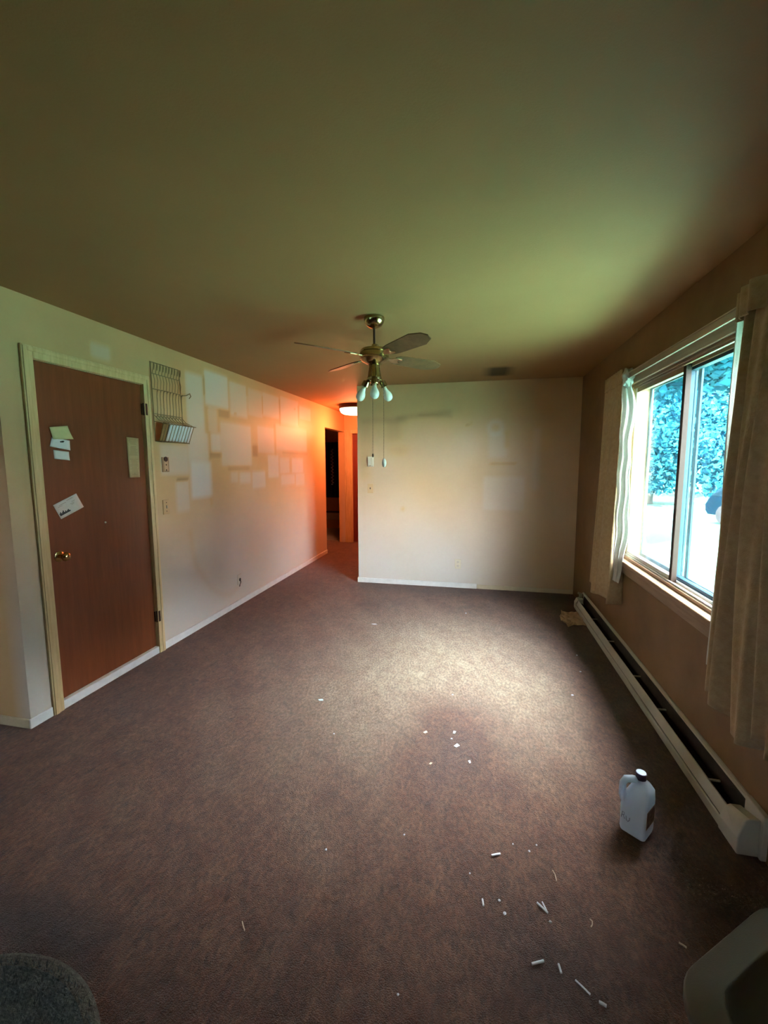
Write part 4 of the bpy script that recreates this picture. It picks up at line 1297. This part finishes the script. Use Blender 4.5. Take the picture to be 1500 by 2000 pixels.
spots = [(2.3, 12.6, 1.0, 2, 'tree with spreading canopy added to shade the lawn, hidden behind the left curtain'),  # first two trees are added to keep the lawn in shade
         (8.4, 11.2, 1.0, 2, 'second spreading tree added to shade the lawn, behind the right curtain'),
         (2.6, 22.0, 1.05, 0, 'blue-green spruce straight down the yard through left pane'),
         (8.2, 23.5, 1.1, 1, 'broad leafy tree behind the parked car'),
         (13.4, 21.5, 1.1, 0, 'blue-green spruce seen past the right curtain edge'), (17.4, 16.6, 1.1, 1, 'broad leafy tree to the right, beyond the curtain'),
         (18.4, 11.6, 1.1, 1, 'broad leafy tree at the side of the yard'), (19.0, 6.6, 1.1, 1, 'second broad leafy tree along the side of the yard'),
         (19.0, 1.6, 1.15, 1, 'broad leafy tree facing the window squarely'), (18.4, -4.4, 1.15, 1, 'broad leafy tree past the window to the near side'),
         (1.5, 37.0, 1.8, 1, 'tall tree rising behind the first spruce'), (14.5, 31.5, 1.8, 0, 'tall spruce rising behind the leafy tree'),
         (-4.5, 27.0, 1.4, 0, 'tall spruce at far left of the window view')]
for i, (x, y, s, k, lab) in enumerate(spots):
    t = thing('tree', lab, 'tree', (x, y, -.5), group='trees around the yard')
    t.scale = (s, s, s * (.92 + .12 * ((i * 37) % 5) / 4))
    t.rotation_euler.z = i * 1.3
    c_ = bpy.data.objects.new('crown', CR[k])
    COL.objects.link(c_)
    c_.parent = t
    c_['kind'] = 'stuff'
    q_ = bpy.data.objects.new('trunk', TRK)
    COL.objects.link(q_)
    q_.parent = t

# parked car
CO = Vector((9.15, 14.9, -.5))
cr = thing('parked_car', 'dark blue car parked on the lawn beyond the right pane', 'car', CO)
CM = Matrix.Translation(CO) @ Matrix.Rotation(R(-62), 4, 'Z')
def crring(x, w_, zb, zt, nose=.12):
    return [CM @ Vector(p) for p in ((x, -w_, zb), (x, w_, zb), (x, w_ + .02, (zb + zt) / 2), (x, w_ - nose, zt), (x, -w_ + nose, zt), (x, -w_ - .02, (zb + zt) / 2))]
MB().loft([crring(-2.15, .72, .42, .80), crring(-2.0, .80, .30, .92), crring(-1.0, .85, .28, 1.0), crring(.9, .85, .28, 1.0), crring(1.9, .80, .30, .86), crring(2.15, .70, .40, .72)]).build('car_body', M['car'], cr, smooth=True, bevel=.03)
MB().loft([crring(-1.95, .74, .90, .96, .05), crring(-1.45, .74, .90, 1.50, .16), crring(.15, .74, .95, 1.52, .16), crring(.95, .74, .93, 1.0, .05)]).build('car_cabin', M['carglass'], cr, smooth=True, bevel=.02)
MB().loft([crring(-1.5, .62, 1.49, 1.535, .03), crring(.15, .62, 1.50, 1.55, .03)]).build('car_roof', M['car'], cr, bevel=.02)
for wx in (-1.35, 1.35):
    for wy in (-.80, .80):
        sg = 1 if wy > 0 else -1
        mtx = CM @ Matrix.Translation((wx, wy, .33)) @ Matrix.Rotation(R(-90 * sg), 4, 'X')
        tw = MB().lathe([(.20, -.10), (.31, -.10), (.335, -.06), (.335, .06), (.31, .10), (.20, .10)], 24, mtx).build('wheel', M['tyre'], cr, smooth=True)
        MB().lathe([(.205, .06), (.20, .095), (.09, .09), (0, .10)], 24, mtx).build('hub_cap', M['hub'], tw, smooth=True)
